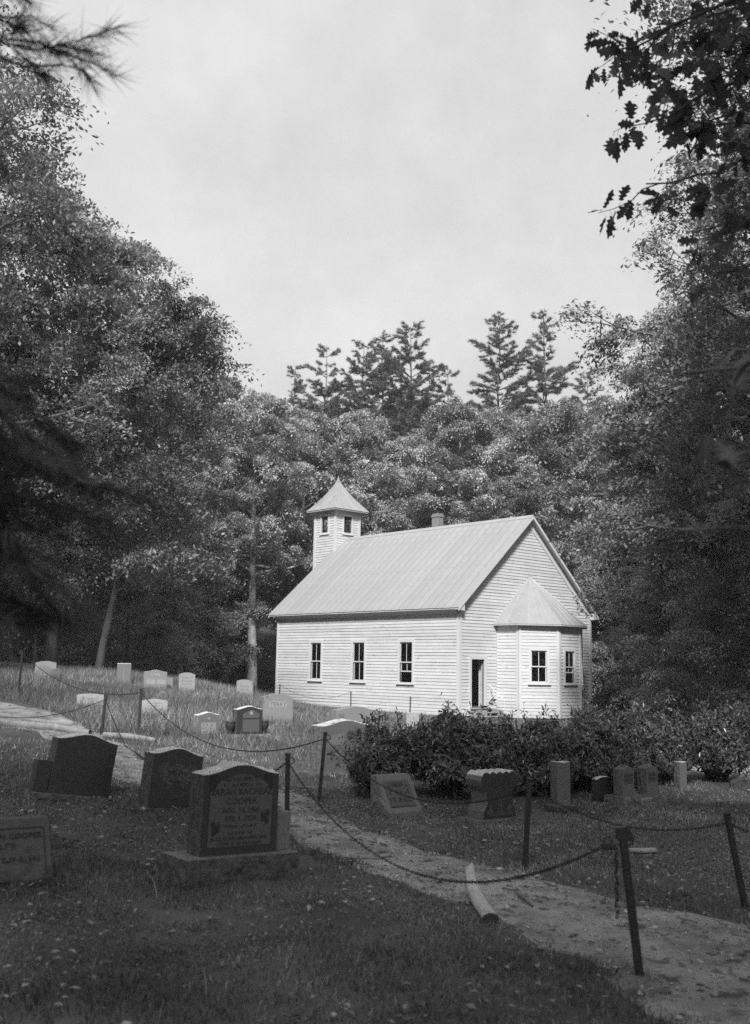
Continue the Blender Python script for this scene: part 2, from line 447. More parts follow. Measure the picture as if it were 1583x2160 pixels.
gab = face_frame(0, 0, 0)
DX0, DX1, DZ0, DZ1 = 0.75, 1.58, 0.27, 2.30
gtop = lambda x: ZE + SL * (min(x, CW - x) + OV) - 0.10
w_gab = sheathing('gable_wall', CW, -.08, gtop(0), [(DX0, DX1, DZ0, DZ1)], gab, gable=gtop(MID))
def gw(z):
    x = (z - ZE + .10) / SL - OV + .24
    return (max(.02, x), CW - max(.02, x))
clapboards(w_gab, CW, -.08, gtop(MID) - .25, [(DX0, DX1, DZ0, DZ1)], width_at=gw)

# the walls nobody faces: plain sheathed walls closing the building
MB().box(0, .12, .12, CL - .12, -.08, 4.55).build('rear_side_wall', M['sheath'], church, (CW - .12, 0, 0))
MB().box(0, CW, 0, .12, -.08, gtop(0)).prism([(0, 0, gtop(0)), (CW, 0, gtop(0)), (MID, 0, gtop(MID))], (0, .12, 0)).build('rear_gable_wall', M['sheath'], church, (0, CL - .12, 0))
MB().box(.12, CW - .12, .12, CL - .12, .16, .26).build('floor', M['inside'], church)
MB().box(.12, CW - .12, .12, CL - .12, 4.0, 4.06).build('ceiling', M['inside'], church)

# apse: two short cheeks, two canted faces, one end face
HW, HF, DEP, D1, ZB = 2.242, 0.773, 2.258, 1.257, -.15
APZ = 3.80
ap = [(MID - HW, 0), (MID - HW, -D1), (MID - HF, -DEP), (MID + HF, -DEP), (MID + HW, -D1), (MID + HW, 0)]
for i in range(5):
    (x0, y0), (x1, y1) = ap[i], ap[i + 1]
    ln = math.hypot(x1 - x0, y1 - y0); fr = face_frame(x0, y0, math.atan2(y1 - y0, x1 - x0))
    hs = []
    if i in (1, 2, 3):
        wd = .70 if i != 2 else .66; c = ln * (.5 if i != 2 else .49); hs = [(c - wd / 2, c + wd / 2, 1.36, 2.72)]
    wl_ = sheathing('apse_wall', ln, ZB, APZ, hs, fr, th=.10)
    clapboards(wl_, ln, ZB, APZ - .02, hs, 0.03)
    for h in hs: window(fr, *h, raised=(.42 if i == 2 else 0.0), cas=.11)
    # corner boards at the right-hand end of each face
    cb = MB(); cb.box(ln - .10, ln + .002, -.050, 0, ZB, APZ - .002)
    if i: cb.box(-.002, .10, -.050, 0, ZB, APZ - .002)
    cb.build('corner_board', M['trim'], church, **fr)
oh = .27
er = [(MID - HW - oh, .0), (MID - HW - oh, -D1 - .13), (MID - HF - .13, -DEP - oh), (MID + HF + .13, -DEP - oh), (MID + HW + oh, -D1 - .13), (MID + HW + oh, .0)]
AZE, AZA = 3.84, 6.11
apex = Vector((MID, -.045, AZA))
rb = MB().prism([(x, y - .04 if y == 0 else y, AZE - .05) for x, y in er], (0, 0, .045))
aroof = rb.build('apse_roof', M['cornice'], church)
for i, nst in enumerate((2, 4, 4, 4, 2)):
    a, b = Vector((*er[i], AZE)), Vector((*er[i + 1], AZE))
    if i == 0: a.y -= .04
    if i == 4: b.y -= .04
    nrm = (b - a).cross(apex - a).normalized()
    for k in range(nst):
        p, q = a.lerp(b, k / nst), a.lerp(b, (k + 1) / nst)
        g = (q - p).normalized() * .006
        MB().prism([p + g, q - g, apex], nrm * .014).build('roof_panel', M['roof'], aroof)
    for k in range(0 if i else 0, nst + (1 if i == 4 else 0)):
        p = a.lerp(b, k / nst); hip = k == 0 and i > 0
        r_ = .022 if hip else .011
        MB().tube([p + nrm * .015, p.lerp(apex, .5) + nrm * .015, apex + nrm * .015 - (apex - p).normalized() * (0 if hip else .25)], r_, 4).build('roof_seam', M['roof_seam'] if not hip else M['roof'], aroof)
MB().add([apex + Vector((-.16, -.09, -.16)), apex + Vector((.16, -.09, -.16)), apex + Vector((.10, .0, .06)), apex + Vector((-.10, 0, .06)), apex + Vector((0, -.2, -.2))],
         [(0, 4, 1), (0, 1, 2, 3), (1, 4, 2), (0, 3, 4)]).build('roof_cap', M['roof'], aroof)

# main roof: deck, panels with standing seams, ridge cap, rake and eave trim
S_LEN = (MID + OV) / math.cos(ANG)
Y0, Y1 = -RK, CL + RKF
roof = MB()
for sgn in (1, -1):
    xe = -OV if sgn == 1 else CW + OV
    t = .07
    roof.prism([(xe, Y0 + .02, ZE), (xe, Y0 + .02, ZE - t), (MID, Y0 + .02, ZE + RISE - t), (MID, Y0 + .02, ZE + RISE)][::sgn], (0, Y1 - Y0 - .04, 0))
roof = roof.build('roof', M['trim'], church)
NPAN = 29; pw = (Y1 - Y0) / NPAN
pan_me = MB().box(.0, pw - .001, 0, S_LEN, .002, .012).box(pw - .028, pw - .004, 0, S_LEN - .08, .012, .032).mesh('roof_panel')
pan_me.materials.append(M['roof'])
for k in range(NPAN):
    yk = Y0 + k * pw
    for sgn in (1, -1):
        o = bpy.data.objects.new('roof_panel', pan_me); COL.objects.link(o); o.parent = roof
        dz = rnd.uniform(-.002, .003)
        if sgn == 1:
            m3 = Matrix(((0, math.cos(ANG), -math.sin(ANG), -OV), (1, 0, 0, yk), (0, math.sin(ANG), math.cos(ANG), ZE + dz), (0, 0, 0, 1)))
            m3 = Matrix(((0, math.cos(ANG), -math.sin(ANG), -OV - .02), (1, 0, 0, yk), (0, math.sin(ANG), math.cos(ANG), ZE - .015 + dz), (0, 0, 0, 1)))
        else:
            m3 = Matrix(((0, -math.cos(ANG), math.sin(ANG), CW + OV), (-1, 0, 0, yk + pw), (0, math.sin(ANG), math.cos(ANG), ZE + dz), (0, 0, 0, 1)))
            # keep it right-handed: X runs back along the ridge
        o.matrix_basis = m3
RZ = ZE + RISE
MB().prism([(MID - .17, Y0 - .01, RZ - .13), (MID, Y0 - .01, RZ + .02), (MID + .17, Y0 - .01, RZ - .13), (MID + .17, Y0 - .01, RZ - .10), (MID, Y0 - .01, RZ + .055), (MID - .17, Y0 - .01, RZ - .10)], (0, Y1 - Y0 + .02, 0)).build('ridge_cap', M['roof'], roof)
def rake(yy, th, d0, d1, nm, x_out=0.0):
    for sgn in (1, -1):
        f = lambda x: x if sgn == 1 else CW - x
        xe = -OV - x_out; zl = lambda x, d: ZE + SL * (x + OV) - d
        poly = [(f(xe), yy, zl(xe, d0)), (f(xe), yy, zl(xe, d1)), (MID, yy, zl(MID, d1)), (MID, yy, zl(MID, d0))]
        MB().prism(poly[::sgn], (0, th, 0)).build(nm, M['trim'], church)
rake(-RK - .012, .03, -.0, .135, 'rake_board', .01)
rake(Y1 - .018, .03, -.0, .135, 'rake_board', .01)
for sgn in (1, -1):   # frieze under the rake, on the gable wall
    f = lambda x: x if sgn == 1 else CW - x
    zl = lambda x, d: ZE + SL * (x + OV) - d
    MB().prism([(f(.0), -.052, zl(0, .08)), (f(.0), -.052, zl(0, .46)), (MID, -.052, zl(MID, .46)), (MID, -.052, zl(MID, .08))][::sgn], (0, .05, 0)).build('rake_frieze', M['trim'], church)
    # sloped cornice under the eave, and the eave edge
    MB().prism([(f(-OV + .01), .0, ZE - .045), (f(-.02), .0, 4.185), (f(.0), .0, 4.185), (f(.0), 0, ZE + .2)][::-sgn], (0, CL, 0)).build('eave_cornice', M['cornice'], church)
    MB().prism([(f(-OV + .01), -RK + .02, ZE - .02), (f(-OV + .01), -RK + .02, ZE - .09), (f(.05), -RK + .02, ZE - .13), (f(.05), -RK + .02, ZE + .18)][::-sgn], (0, RK - .03, 0)).build('eave_return', M['trim'], church)
for x0, x1, y0, y1 in ((-.052, 0, -.0, .11), (-.0515, .11, -.0535, -.0005), (CW - .11, CW + .052, -.0535, -.0005), (CW, CW + .052, 0, .11), (-.052, 0, CL - .11, CL)):
    MB().box(x0, x1, y0, y1, -.08, 4.19 if y1 > 0.05 else 4.42).build('corner_board', M['trim'], church)
MB().box(-.040, -.0305, .11, CL - .11, -.20, -.075).build('skirt_board', M['trim'], church)
# chimney
ch = MB().box(MID + .02, MID + .44, 5.86, 6.28, 8.2, 9.48).box(MID - .01, MID + .47, 5.83, 6.31, 9.48, 9.57).box(MID + .02, MID + .44, 5.86, 6.28, 9.57, 9.66)
ch.build('chimney', M['brick'], church, bevel=.01)

# door, casing, stoop, handrail
dw = empty('door', (0, 0, 0), (0, 0, 0), church)
c = MB().box(DX0 - .15, DX0, -.05, .12, -.05, DZ1 + .16).box(DX1, DX1 + .15, -.05, .17, -.05, DZ1 + .16).box(DX0, DX1, -.048, .12, DZ1, DZ1 + .16)
c.build('casing', M['trim'], dw, bevel=.004)
lf = MB().box(0, .80, -.02, .02, DZ0 + .01, DZ1 - .01)
for a, b in ((.1, .37), (.43, .70)):
    for p, q in ((.2, .85), (.98, 1.85)): lf.box(a, b, -.028, .028, DZ0 + p, DZ0 + q)
lf.build('door_leaf', M['trim'], dw, (DX1 + .02, .30, 0), (0, 0, R(8)))
MB().box(DX0 - .1, DX1 + .1, -.10, .12, DZ0 - .05, DZ0).build('threshold', M['wood'], dw)
stoop = empty('steps', (0, 0, 0), (0, 0, 0), church)
for k in range(3):
    MB().box(DX0 - .12, DX1 + .22, -.10 - .30 * (k + 1), -.10 - .30 * k + .01, DZ0 - .07 - .15 * k, DZ0 - .03 - .15 * k).build('tread', M['wood'], stoop, bevel=.006)
MB().box(DX0 - .06, DX0 - .02, -.95, -.06, -.35, DZ0 - .08).box(DX1 + .12, DX1 + .16, -.95, -.06, -.35, DZ0 - .08).build('stringer', M['wood'], stoop)
hr = empty('handrail', (0, 0, 0), (0, 0, 0), church)
hx = DX1 + .26
MB().tube([(hx, -.07, 1.21), (hx, -.95, .58), (hx, -1.0, .55)], .024, 6).build('rail', M['trim'], hr)
MB().tube([(hx, -.12, -.4), (hx, -.12, 1.17)], .022, 6).build('post', M['trim'], hr)
MB().tube([(hx, -.95, -.5), (hx, -.95, .58)], .022, 6).build('post', M['trim'], hr)

# stone piers
for x, y in [(.25, .25), (.2, 4.4), (.2, 8.6), (.25, CL - .3), (MID - HW + .2, -.6), (MID - HW + .25, -D1 + .1), (MID - HF + .1, -DEP + .25), (MID + HF - .1, -DEP + .25), (MID + HW - .2, -D1 + .15), (CW - .3, .25), (MID, .3)]:
    MB().box(x - .2 - rnd.uniform(0, .05), x + .2, y - .2, y + .2 + rnd.uniform(0, .05), -.9, -.09).build('pier', M['stone_pier'], church, bevel=.03)

# belfry tower standing against the far gable
TS, TY, TZ = 1.762, 12.83, 10.50
tx0 = MID - TS / 2
tw_ = empty('belfry', (0, 0, 0), (0, 0, 0), church)
op = (TS / 2 - .28, TS / 2 + .28, 9.24, 10.15)
tfaces = [face_frame(tx0, TY + TS, -math.pi / 2), face_frame(tx0, TY, 0), face_frame(tx0 + TS, TY, math.pi / 2), face_frame(tx0 + TS, TY + TS, math.pi)]
for i, fr in enumerate(tfaces):
    w_ = sheathing('belfry_wall', TS, -.08, TZ, [op], fr, th=.08)
    if i < 2:
        clapboards(w_, TS, 6.08, TZ - .01, [op], .03)
    c = MB().box(op[0] - .11, op[0], -.05, .08, op[2] - .10, op[3] + .12).box(op[1], op[1] + .11, -.05, .08, op[2] - .10, op[3] + .12)
    c.box(op[0], op[1], -.048, .08, op[3], op[3] + .12).box(op[0] - .15, op[1] + .15, -.09, .08, op[2] - .13, op[2] - .0995).box(op[0], op[1], -.045, .08, op[2] - .0995, op[2])
    c.build('belfry_opening', M['trim'], church, **fr)
    MB().box(-.052, .09, -.052, 0, 5.5, TZ - .003).box(TS - .09, TS + .0515, -.0515, 0, 5.5, TZ - .003).build('corner_board', M['trim'], church, **fr)
MB().box(tx0 + .08, tx0 + TS - .08, TY + .08, TY + TS - .08, 9.0, 9.08).build('belfry_floor', M['inside'], tw_)
tcx, tcy = MID, TY + TS / 2
rg = []; NR = 12
for k in range(NR + 1):
    t = k / NR; hfw = (TS / 2 + .37) * (1 - t) ** 1.38 + .012; z = 10.50 + t * 1.98
    rg.append([(tcx - hfw, tcy - hfw, z), (tcx + hfw, tcy - hfw, z), (tcx + hfw, tcy + hfw, z), (tcx - hfw, tcy + hfw, z)])
base_r = (TS / 2 + .37)
MB().box(tcx - base_r + .02, tcx + base_r - .02, tcy - base_r + .02, tcy + base_r - .02, 10.43, 10.499).build('belfry_eave', M['cornice'], tw_)
for s in range(4):   # four curved roof faces, each of four standing-seam sheets
    for c_ in range(4):
        mb = MB(); vs_ = []
        for k in range(NR + 1):
            a, b = Vector(rg[k][s]), Vector(rg[k][(s + 1) % 4])
            vs_ += [a.lerp(b, c_ / 4 + .004), a.lerp(b, (c_ + 1) / 4 - .004)]
        mb.add(vs_, [(2 * k, 2 * k + 1, 2 * k + 3, 2 * k + 2) for k in range(NR)])
        o = mb.build('roof_sheet', M['roof'], tw_)
        so = o.modifiers.new('solid', 'SOLIDIFY'); so.thickness = .012; so.offset = -1
    MB().tube([Vector(rg[k][s]) for k in range(NR + 1)], .018, 4).build('hip_roll', M['roof'], tw_)
MB().tube([(tcx, tcy, 12.42), (tcx, tcy, 12.58)], [.04, .012], 6).build('finial', M['roof'], tw_)

# ------------------------------------------------------------------ gravestones
def profile(style, w, h, n=40):
    """outline (x,z), counter-clockwise from bottom left"""
    hw = w / 2
    def top(fn):
        xs = np.linspace(hw, -hw, n); return [(x, fn(x)) for x in xs]
    if style == 'serp':
        c = h * .105; f = lambda x: h - c * (.5 - .5 * math.cos(2 * math.pi * min(abs(x) / w, .5))) 
    elif style == 'arch':
        c = h * .10; f = lambda x: h - c * (x / hw) ** 2
    elif style == 'round':
        f = lambda x: h - w * .42 * (1 - math.sqrt(max(0, 1 - (x / hw * .96) ** 2)))
    elif style == 'flat':
        f = lambda x: h - .004 * math.cos(x * 40)
    elif style == 'peak':
        f = lambda x: h - h * .09 * abs(x / hw) ** 1.4
    if style == 'scroll':
        pts = [(-hw * .86, 0), (hw * .86, 0), (hw * .84, h * .16), (hw * .66, h * .32), (hw * .70, h * .55), (hw * .92, h * .68), (hw, h * .80), (hw * .93, h * .90)]
        for k in range(24):
            x = hw * .86 * (1 - 2 * k / 23); pts.append((x, h * .93 + h * .055 * abs(math.sin((k / 23) * math.pi * 5))))
        pts += [(-hw * .93, h * .90), (-hw, h * .80), (-hw * .92, h * .68), (-hw * .70, h * .55), (-hw * .66, h * .32), (-hw * .84, h * .16)]
        return pts
    tp = .0
    side_n = 7
    r_ = [(hw, f(hw) * k / side_n) for k in range(1, side_n)]
    l_ = [(-hw, f(hw) * k / side_n) for k in range(side_n - 1, 0, -1)]
    return [(-hw, 0)] + [(-hw + w * k / 8, 0) for k in range(1, 8)] + [(hw, 0)] + r_ + top(f) + l_

def slab_mesh(name, prof, t, rough, seed, taper=0.0, nseg=7, h=None):
    """a standing stone: flat front and back, rock-pitched or sawn edges"""
    rs = np.random.RandomState(seed); P = np.array(prof, float); n = len(P)
    H = P[:, 1].max(); cx, cz = 0.0, H * .5
    P = P.copy(); P[:, 0] *= 1 - taper * (P[:, 1] / H)
    d = np.roll(P, -1, 0) - np.roll(P, 1, 0); N = np.c_[d[:, 1], -d[:, 0]]; N /= np.linalg.norm(N, axis=1)[:, None] + 1e-9
    rings = []
    for k in range(nseg + 1):
        s = k / nseg; y = -t / 2 + t * s
        edge = min(s, 1 - s) * 2
        if rough:
            amp = rough * (.35 + .9 * edge ** .5)
            j = rs.normal(0, 1, n); j = (j + np.roll(j, 1) * .6 + np.roll(j, -1) * .6) / 1.6
            q = P + N * (amp * (.5 + .8 * j[:, None] * .7)) * (0.15 if k in (0, nseg) else 1)
            yy = y + (rs.normal(0, rough * .25, n) if 0 < k < nseg else 0)
        else:
            bev = .006 if k in (0, nseg) else 0
            q = P - N * bev; yy = np.full(n, y)
            if k in (1, nseg - 1): yy = np.full(n, -t / 2 + .006 if k == 1 else t / 2 - .006)
        rings.append(np.c_[q[:, 0], np.broadcast_to(yy, n), np.maximum(q[:, 1], 0 if not rough else -.02)])
    V = np.concatenate(rings + [[[cx, -t / 2, cz], [cx, t / 2, cz]]]); F = []
    for k in range(nseg):
        for i in range(n):
            a, b = k * n + i, k * n + (i + 1) % n; F.append((a, a + n, b + n, b))
    cf, cb = (nseg + 1) * n, (nseg + 1) * n + 1
    me = bpy.data.meshes.new(name)
    F2 = [(cf, i, (i + 1) % n) for i in range(n)] + [(cb, nseg * n + (i + 1) % n, nseg * n + i) for i in range(n)]
    me.from_pydata(V.tolist(), [], F + F2); me.update()
    return me, len(F)

def plate(prof, inset_x, inset_z, y, z_lo):
    P = np.array(prof); H = P[:, 1].max()
    q = [(x * inset_x, y, max(z_lo, z - inset_z)) for x, z in prof]
    return q

TEXTS = []
def strokes(parent, x, z, w, h, y, material, seed=0, ang=0.0, nrm=None):
    """a worn, unreadable line of carved letters: short cut strokes"""
    rs = random.Random(seed); mb = MB(); cx = x - w / 2
    while cx < x + w / 2 - h * .4:
        lw = h * rs.uniform(.45, .75); th = h * .16
        if rs.random() < .14: cx += h * .6; continue
        for q in range(rs.choice((2, 2, 3))):
            if rs.random() < .6:
                a = cx + rs.choice((0, lw - th)); mb.box(a, a + th, y - .002, y, z - h / 2, z + h / 2 * rs.choice((1, 1, 0)))
            else:
                b = z + h * rs.choice((-.5, -.08, .34)); mb.box(cx, cx + lw, y - .0022, y, b, b + th)
        cx += lw + h * .22
    return mb.build('lettering', M[material], parent)
def text(parent, body, size, x, z, y, material, name='lettering', shear=0.0, width=None):
    cu = bpy.data.curves.new(name, 'FONT'); cu.body = body; cu.size = size; cu.align_x = 'CENTER'; cu.align_y = 'CENTER'
    cu.extrude = .0012; cu.shear = shear; cu.resolution_u = 2
    if width: cu.space_character = width
    o = bpy.data.objects.new(name, cu); COL.objects.link(o); o.parent = parent
    o.location = (x, y, z); o.rotation_euler = (math.pi / 2, 0, 0)
    TEXTS.append((o, material))
    return o

def rough_box(name, x0, x1, y0, y1, z0, z1, rough, material, seed, parent, top_smooth=True):
    """a base block: smooth top, rock-faced sides"""
    rs = np.random.RandomState(seed); n = 22
    ring = []
    for a, b in (((x0, y0), (x1, y0)), ((x1, y0), (x1, y1)), ((x1, y1), (x0, y1)), ((x0, y1), (x0, y0))):
        k = max(4, int(n * math.dist(a, b) / (x1 - x0)))
        nn = (b[1] - a[1], -(b[0] - a[0])); l_ = math.hypot(*nn); nn = (nn[0] / l_, nn[1] / l_)
        ring += [((a[0] + (b[0] - a[0]) * i / k, a[1] + (b[1] - a[1]) * i / k), nn) for i in range(k)]
    m = len(ring); V = []; nz = 5
    for j in range(nz + 1):
        z = z1 - (z1 - z0) * j / nz
        jj = rs.normal(0, 1, m); jj = (jj + np.roll(jj, 1)) / 1.5
        for i, (p, nn) in enumerate(ring):
            d = 0 if j == 0 else rough * (.6 + .8 * jj[i])
            V.append((p[0] + nn[0] * d, p[1] + nn[1] * d, z + (0 if j in (0, nz) else rs.normal(0, rough * .3)) + (0 if j else rs.normal(0, rough * .06))))
    F = [(j * m + i, (j + 1) * m + i, (j + 1) * m + (i + 1) % m, j * m + (i + 1) % m) for j in range(nz) for i in range(m)]
    V.append(((x0 + x1) / 2, (y0 + y1) / 2, z1)); F += [(m * (nz + 1), i, (i + 1) % m) for i in range(m)]
    me = bpy.data.meshes.new(name); me.from_pydata(V, [], F); me.update()
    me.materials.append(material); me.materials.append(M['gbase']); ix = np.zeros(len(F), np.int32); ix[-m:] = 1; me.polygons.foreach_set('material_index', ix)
    return link(name, me, None, parent)

def stone(label, x, y, phi, w, h, t, style='serp', rough=.012, face='gdark', edge='gdarkrough', base=None, basemat=None, lean=0.0, back=0.0,
          sink=.02, seed=0, taper=0.0, zoff=0.0, group=None, name='gravestone'):
    """base = (extra width each side, extra depth, height)"""
    root = empty(name, (x, y, gz(x, y) + zoff - sink), (R(back), R(lean), R(phi)))
    root.rotation_mode = 'XYZ'
    tag(root, label, 'gravestone', group)
    z = 0
    if base:
        bx, by, bh = base
        rough_box('base', -w / 2 - bx, w / 2 + bx, -t / 2 - by, t / 2 + by, -.12, bh, .012, M[basemat or edge], seed + 50, root)
        z = bh + .002
    me, nside = slab_mesh('tablet', profile(style, w, h), t, rough, seed, taper)
    me.materials.append(M[face]); me.materials.append(M[edge])
    idx = np.zeros(len(me.polygons), np.int32); idx[:nside] = 1; me.polygons.foreach_set('material_index', idx)
    nz = np.zeros(len(me.polygons) * 3, np.float32); me.polygons.foreach_get('normal', nz)
    me.materials.append(M['gtop'] if face in ('gdark', 'gmid', 'panel') else M[edge]); up = (nz.reshape(-1, 3)[:, 2] > .55); idx[up] = 2; me.polygons.foreach_set('material_index', idx)  # upward faces of darker tablets take the tone with skylight painted in
    tb = link('tablet', me, None, root, (0, 0, z))
    return root, tb

def panel(tb, pts, y, material, name='panel', th=.003):
    P = [(x, y, z) for x, z in pts]
    return MB().prism(P, (0, -th, 0)).build(name, M[material], tb)
def rect(x0, x1, z0, z1): return [(x0, z0), (x1, z0), (x1, z1), (x0, z1)]

def vase_block(parent, x, y, z, s, h, material):
    """square granite vase with a hole in its top"""
    o = s / 2; k = 10; hole = s * .27
    V = [(-o, -o, 0), (o, -o, 0), (o, o, 0), (-o, o, 0), (-o, -o, h), (o, -o, h), (o, o, h), (-o, o, h)]
    V += [(math.cos(2 * math.pi * i / 8 + math.pi / 8 * 10) * hole, math.sin(2 * math.pi * i / 8 + math.pi / 8 * 10) * hole, h) for i in range(8)]
    V += [(a * .9, b * .9, h - .12) for a, b, c_ in V[8:16]]
    F = [(0, 3, 2, 1), (0, 1, 5, 4), (1, 2, 6, 5), (2, 3, 7, 6), (3, 0, 4, 7)]
    F += [(4, 5, 9, 8), (5, 10, 9), (5, 6, 11, 10), (6, 12, 11), (6, 7, 13, 12), (7, 14, 13), (7, 4, 15, 14), (4, 8, 15)]
    F += [(8 + i, 8 + (i + 1) % 8, 16 + (i + 1) % 8, 16 + i) for i in range(8)] + [tuple(range(16, 24))]
    me = bpy.data.meshes.new('flower_vase'); me.from_pydata(V, [], F); me.update()
    return link('flower_vase', me, M[material], parent, (x, y, z))

def urn(parent, x, y, z, h, r_, material):
    prof = [(.55, 0), (.6, .08), (.45, .2), (.62, .32), (.95, .55), (1, .75), (.9, .86), (.98, .92), (1.0, 1.0), (.78, 1.0), (.7, .9)]
    n = 12; V = []; F = []
    for a, b in prof:
        V += [(math.cos(2 * math.pi * i / n) * a * r_, math.sin(2 * math.pi * i / n) * a * r_, b * h) for i in range(n)]
    for j in range(len(prof) - 1):
        F += [(j * n + i, j * n + (i + 1) % n, (j + 1) * n + (i + 1) % n, (j + 1) * n + i) for i in range(n)]
    F.append(tuple(range((len(prof) - 1) * n, len(prof) * n))[::-1])
    me = bpy.data.meshes.new('flower_vase'); me.from_pydata(V, [], F); me.polygons.foreach_set('use_smooth', [True] * len(me.polygons)); me.update()
    return link('flower_vase', me, M[material], parent, (x, y, z))

def slant(label, x, y, phi, w, h, d0, d1, face, edge, base=None, lean=0.0, seed=0, sink=.02):
    """slant-faced marker: front leans back"""
    root = empty('gravestone', (x, y, gz(x, y) - sink), (0, R(lean), R(phi))); tag(root, label, 'gravestone')
    z = 0
    if base:
        rough_box('base', -w / 2 - base[0], w / 2 + base[0], -d0 / 2 - base[1], d0 / 2 + base[1], -.12, base[2], .01, M[edge], seed + 9, root); z = base[2] + .002
    rs = np.random.RandomState(seed); lip = .06
    sec = [(-d0 / 2, 0), (d0 / 2, 0), (d0 / 2, h), (d0 / 2 - d1, h), (-d0 / 2, lip)]
    n = len(sec); K = 8; V = []; F = []
    cs = []
    for (a, b), (c_, d_) in zip(sec, sec[1:] + sec[:1]):
        for i in range(5): cs.append((a + (c_ - a) * i / 5, b + (d_ - b) * i / 5))
    m = len(cs); cy, czz = sum(p[0] for p in cs) / m, sum(p[1] for p in cs) / m
    for s_ in (-1, 1):
        b0 = len(V)
        for f_ in (1, .72, .4):
            for p in cs:
                V.append((s_ * (w / 2 + (0 if f_ == 1 else rs.uniform(.0, .022))), cy + (p[0] - cy) * f_, czz + (p[1] - czz) * f_))
        V.append((s_ * (w / 2 + .012), cy, czz))
        for q in range(2):
            for i in range(m):
                f4 = (b0 + q * m + i, b0 + q * m + (i + 1) % m, b0 + (q + 1) * m + (i + 1) % m, b0 + (q + 1) * m + i)
                F.append(f4 if s_ == 1 else f4[::-1])
        F += [((b0 + 2 * m + i, b0 + 2 * m + (i + 1) % m, b0 + 3 * m) if s_ == 1 else (b0 + 2 * m + (i + 1) % m, b0 + 2 * m + i, b0 + 3 * m)) for i in range(m)]
    nend = len(F); half = 3 * m + 1
    F += [(i, (i + 1) % m, half + (i + 1) % m, half + i) for i in range(m)]
    me = bpy.data.meshes.new('tablet'); me.from_pydata(V, [], F); me.update()
    me.materials.append(M[face]); me.materials.append(M[edge])
    idx = np.zeros(len(F), np.int32); idx[:nend] = 1
    me.polygons.foreach_set('material_index', idx)
    tb = link('tablet', me, None, root, (0, 0, z))
    # frame on the slanted face for lettering: an axis leaning back
    ang = math.atan2(d0 - d1, h - lip)
    return root, tb, ang, (-d0 / 2, lip), math.hypot(d0 - d1, h - lip)

def on_slant(tb, ang, org, pts, s_lo, material, name='panel'):
    """prism laid on a slanted face; pts are (x, s) with s measured up the slope"""
    dy, dz = math.sin(ang), math.cos(ang); nn = Vector((0, -math.cos(ang), math.sin(ang)))
    P = [Vector((x, org[0] + dy * s, org[1] + dz * s)) + nn * .001 for x, s in pts]
    return MB().prism(P, nn * .003).build(name, M[material], tb)
def text_slant(tb, ang, org, body, size, x, s, material):
    o = text(tb, body, size, x, 0, 0, material)
    nn = Vector((0, -math.cos(ang), math.sin(ang)))
    o.location = Vector((x, org[0] + math.sin(ang) * s, org[1] + math.cos(ang) * s)) + nn * .005
    o.rotation_euler = (math.pi / 2 - ang, 0, 0)

def on_slant_strokes(tb, ang, org, x, s, w, h, seed):
    o = strokes(tb, 0, 0, w, h, 0, 'letter_dark', seed); nn = Vector((0, -math.cos(ang), math.sin(ang)))
    o.location = Vector((x, org[0] + math.sin(ang) * s, org[1] + math.cos(ang) * s)) + nn * .0045; o.rotation_euler = (-ang, 0, 0)
# --- the near four
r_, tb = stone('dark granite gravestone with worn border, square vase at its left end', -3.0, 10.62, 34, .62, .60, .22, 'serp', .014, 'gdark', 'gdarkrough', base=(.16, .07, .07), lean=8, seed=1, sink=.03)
vase_block(r_, -.395, -.03, .075, .14, .30, 'gdark')
panel(tb, [(x, z) for x, z in profile('serp', .44, .52) if z > .10] , -.1105, 'gdark', 'carving')
strokes(tb, 0, .43, .30, .045, -.1136, 'gdarkrough', 1)
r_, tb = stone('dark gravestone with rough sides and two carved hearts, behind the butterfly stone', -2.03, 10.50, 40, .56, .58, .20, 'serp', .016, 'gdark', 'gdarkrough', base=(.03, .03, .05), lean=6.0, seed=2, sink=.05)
def heart(s, cx, cz): return [(cx + s * .0625 * 16 * math.sin(t) ** 3, cz + s * .0625 * (13 * math.cos(t) - 5 * math.cos(2 * t) - 2 * math.cos(3 * t) - math.cos(4 * t))) for t in np.linspace(0, 2 * math.pi, 30)[:-1]]
panel(tb, heart(.14, -.075, .33)[::-1], -.1005, 'gdarkrough', 'heart', .002)
panel(tb, heart(.14, .085, .33)[::-1], -.1008, 'gdarkrough', 'heart', .002)
strokes(tb, 0, .34, .22, .035, -.103, 'letter_dark', 2)
strokes(tb, 0, .27, .16, .03, -.103, 'letter_dark', 3)
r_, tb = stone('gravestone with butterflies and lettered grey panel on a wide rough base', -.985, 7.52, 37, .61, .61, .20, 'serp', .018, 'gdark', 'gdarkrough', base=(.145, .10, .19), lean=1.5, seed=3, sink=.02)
vase_block(r_, .385, .0, .193, .125, .265, 'gmid')
pp = [(x * .84, max(.055, z * .97 - .035)) for x, z in profile('serp', .60, .60)]
seen = []
for p in pp:
    if not seen or math.dist(p, seen[-1]) > .004: seen.append(p)
panel(tb, seen, -.1005, 'panel', 'panel', .003)
for body, sz, zz, sh in (('SARAH RACHEAL', .064, .425, 0), ('COOPER', .064, .360, 0), ('AUG. 14, 1985', .050, .297, 0), ('FEB. 1, 2024', .050, .243, 0), ('JACQUELINE LEIGH HOLLAND', .034, .108, 0), ('OLIVIA ROSE HOLLAND', .034, .074, 0)):
    text(tb, body, sz, 0, zz, -.1045, 'letter_dark', shear=sh)
for k, (zz, ww, hh) in enumerate(((.515, .27, .024), (.475, .30, .024), (.192, .27, .02), (.145, .20, .02))): strokes(tb, 0, zz, ww, hh, -.1035, 'letter_dark', 60 + k)
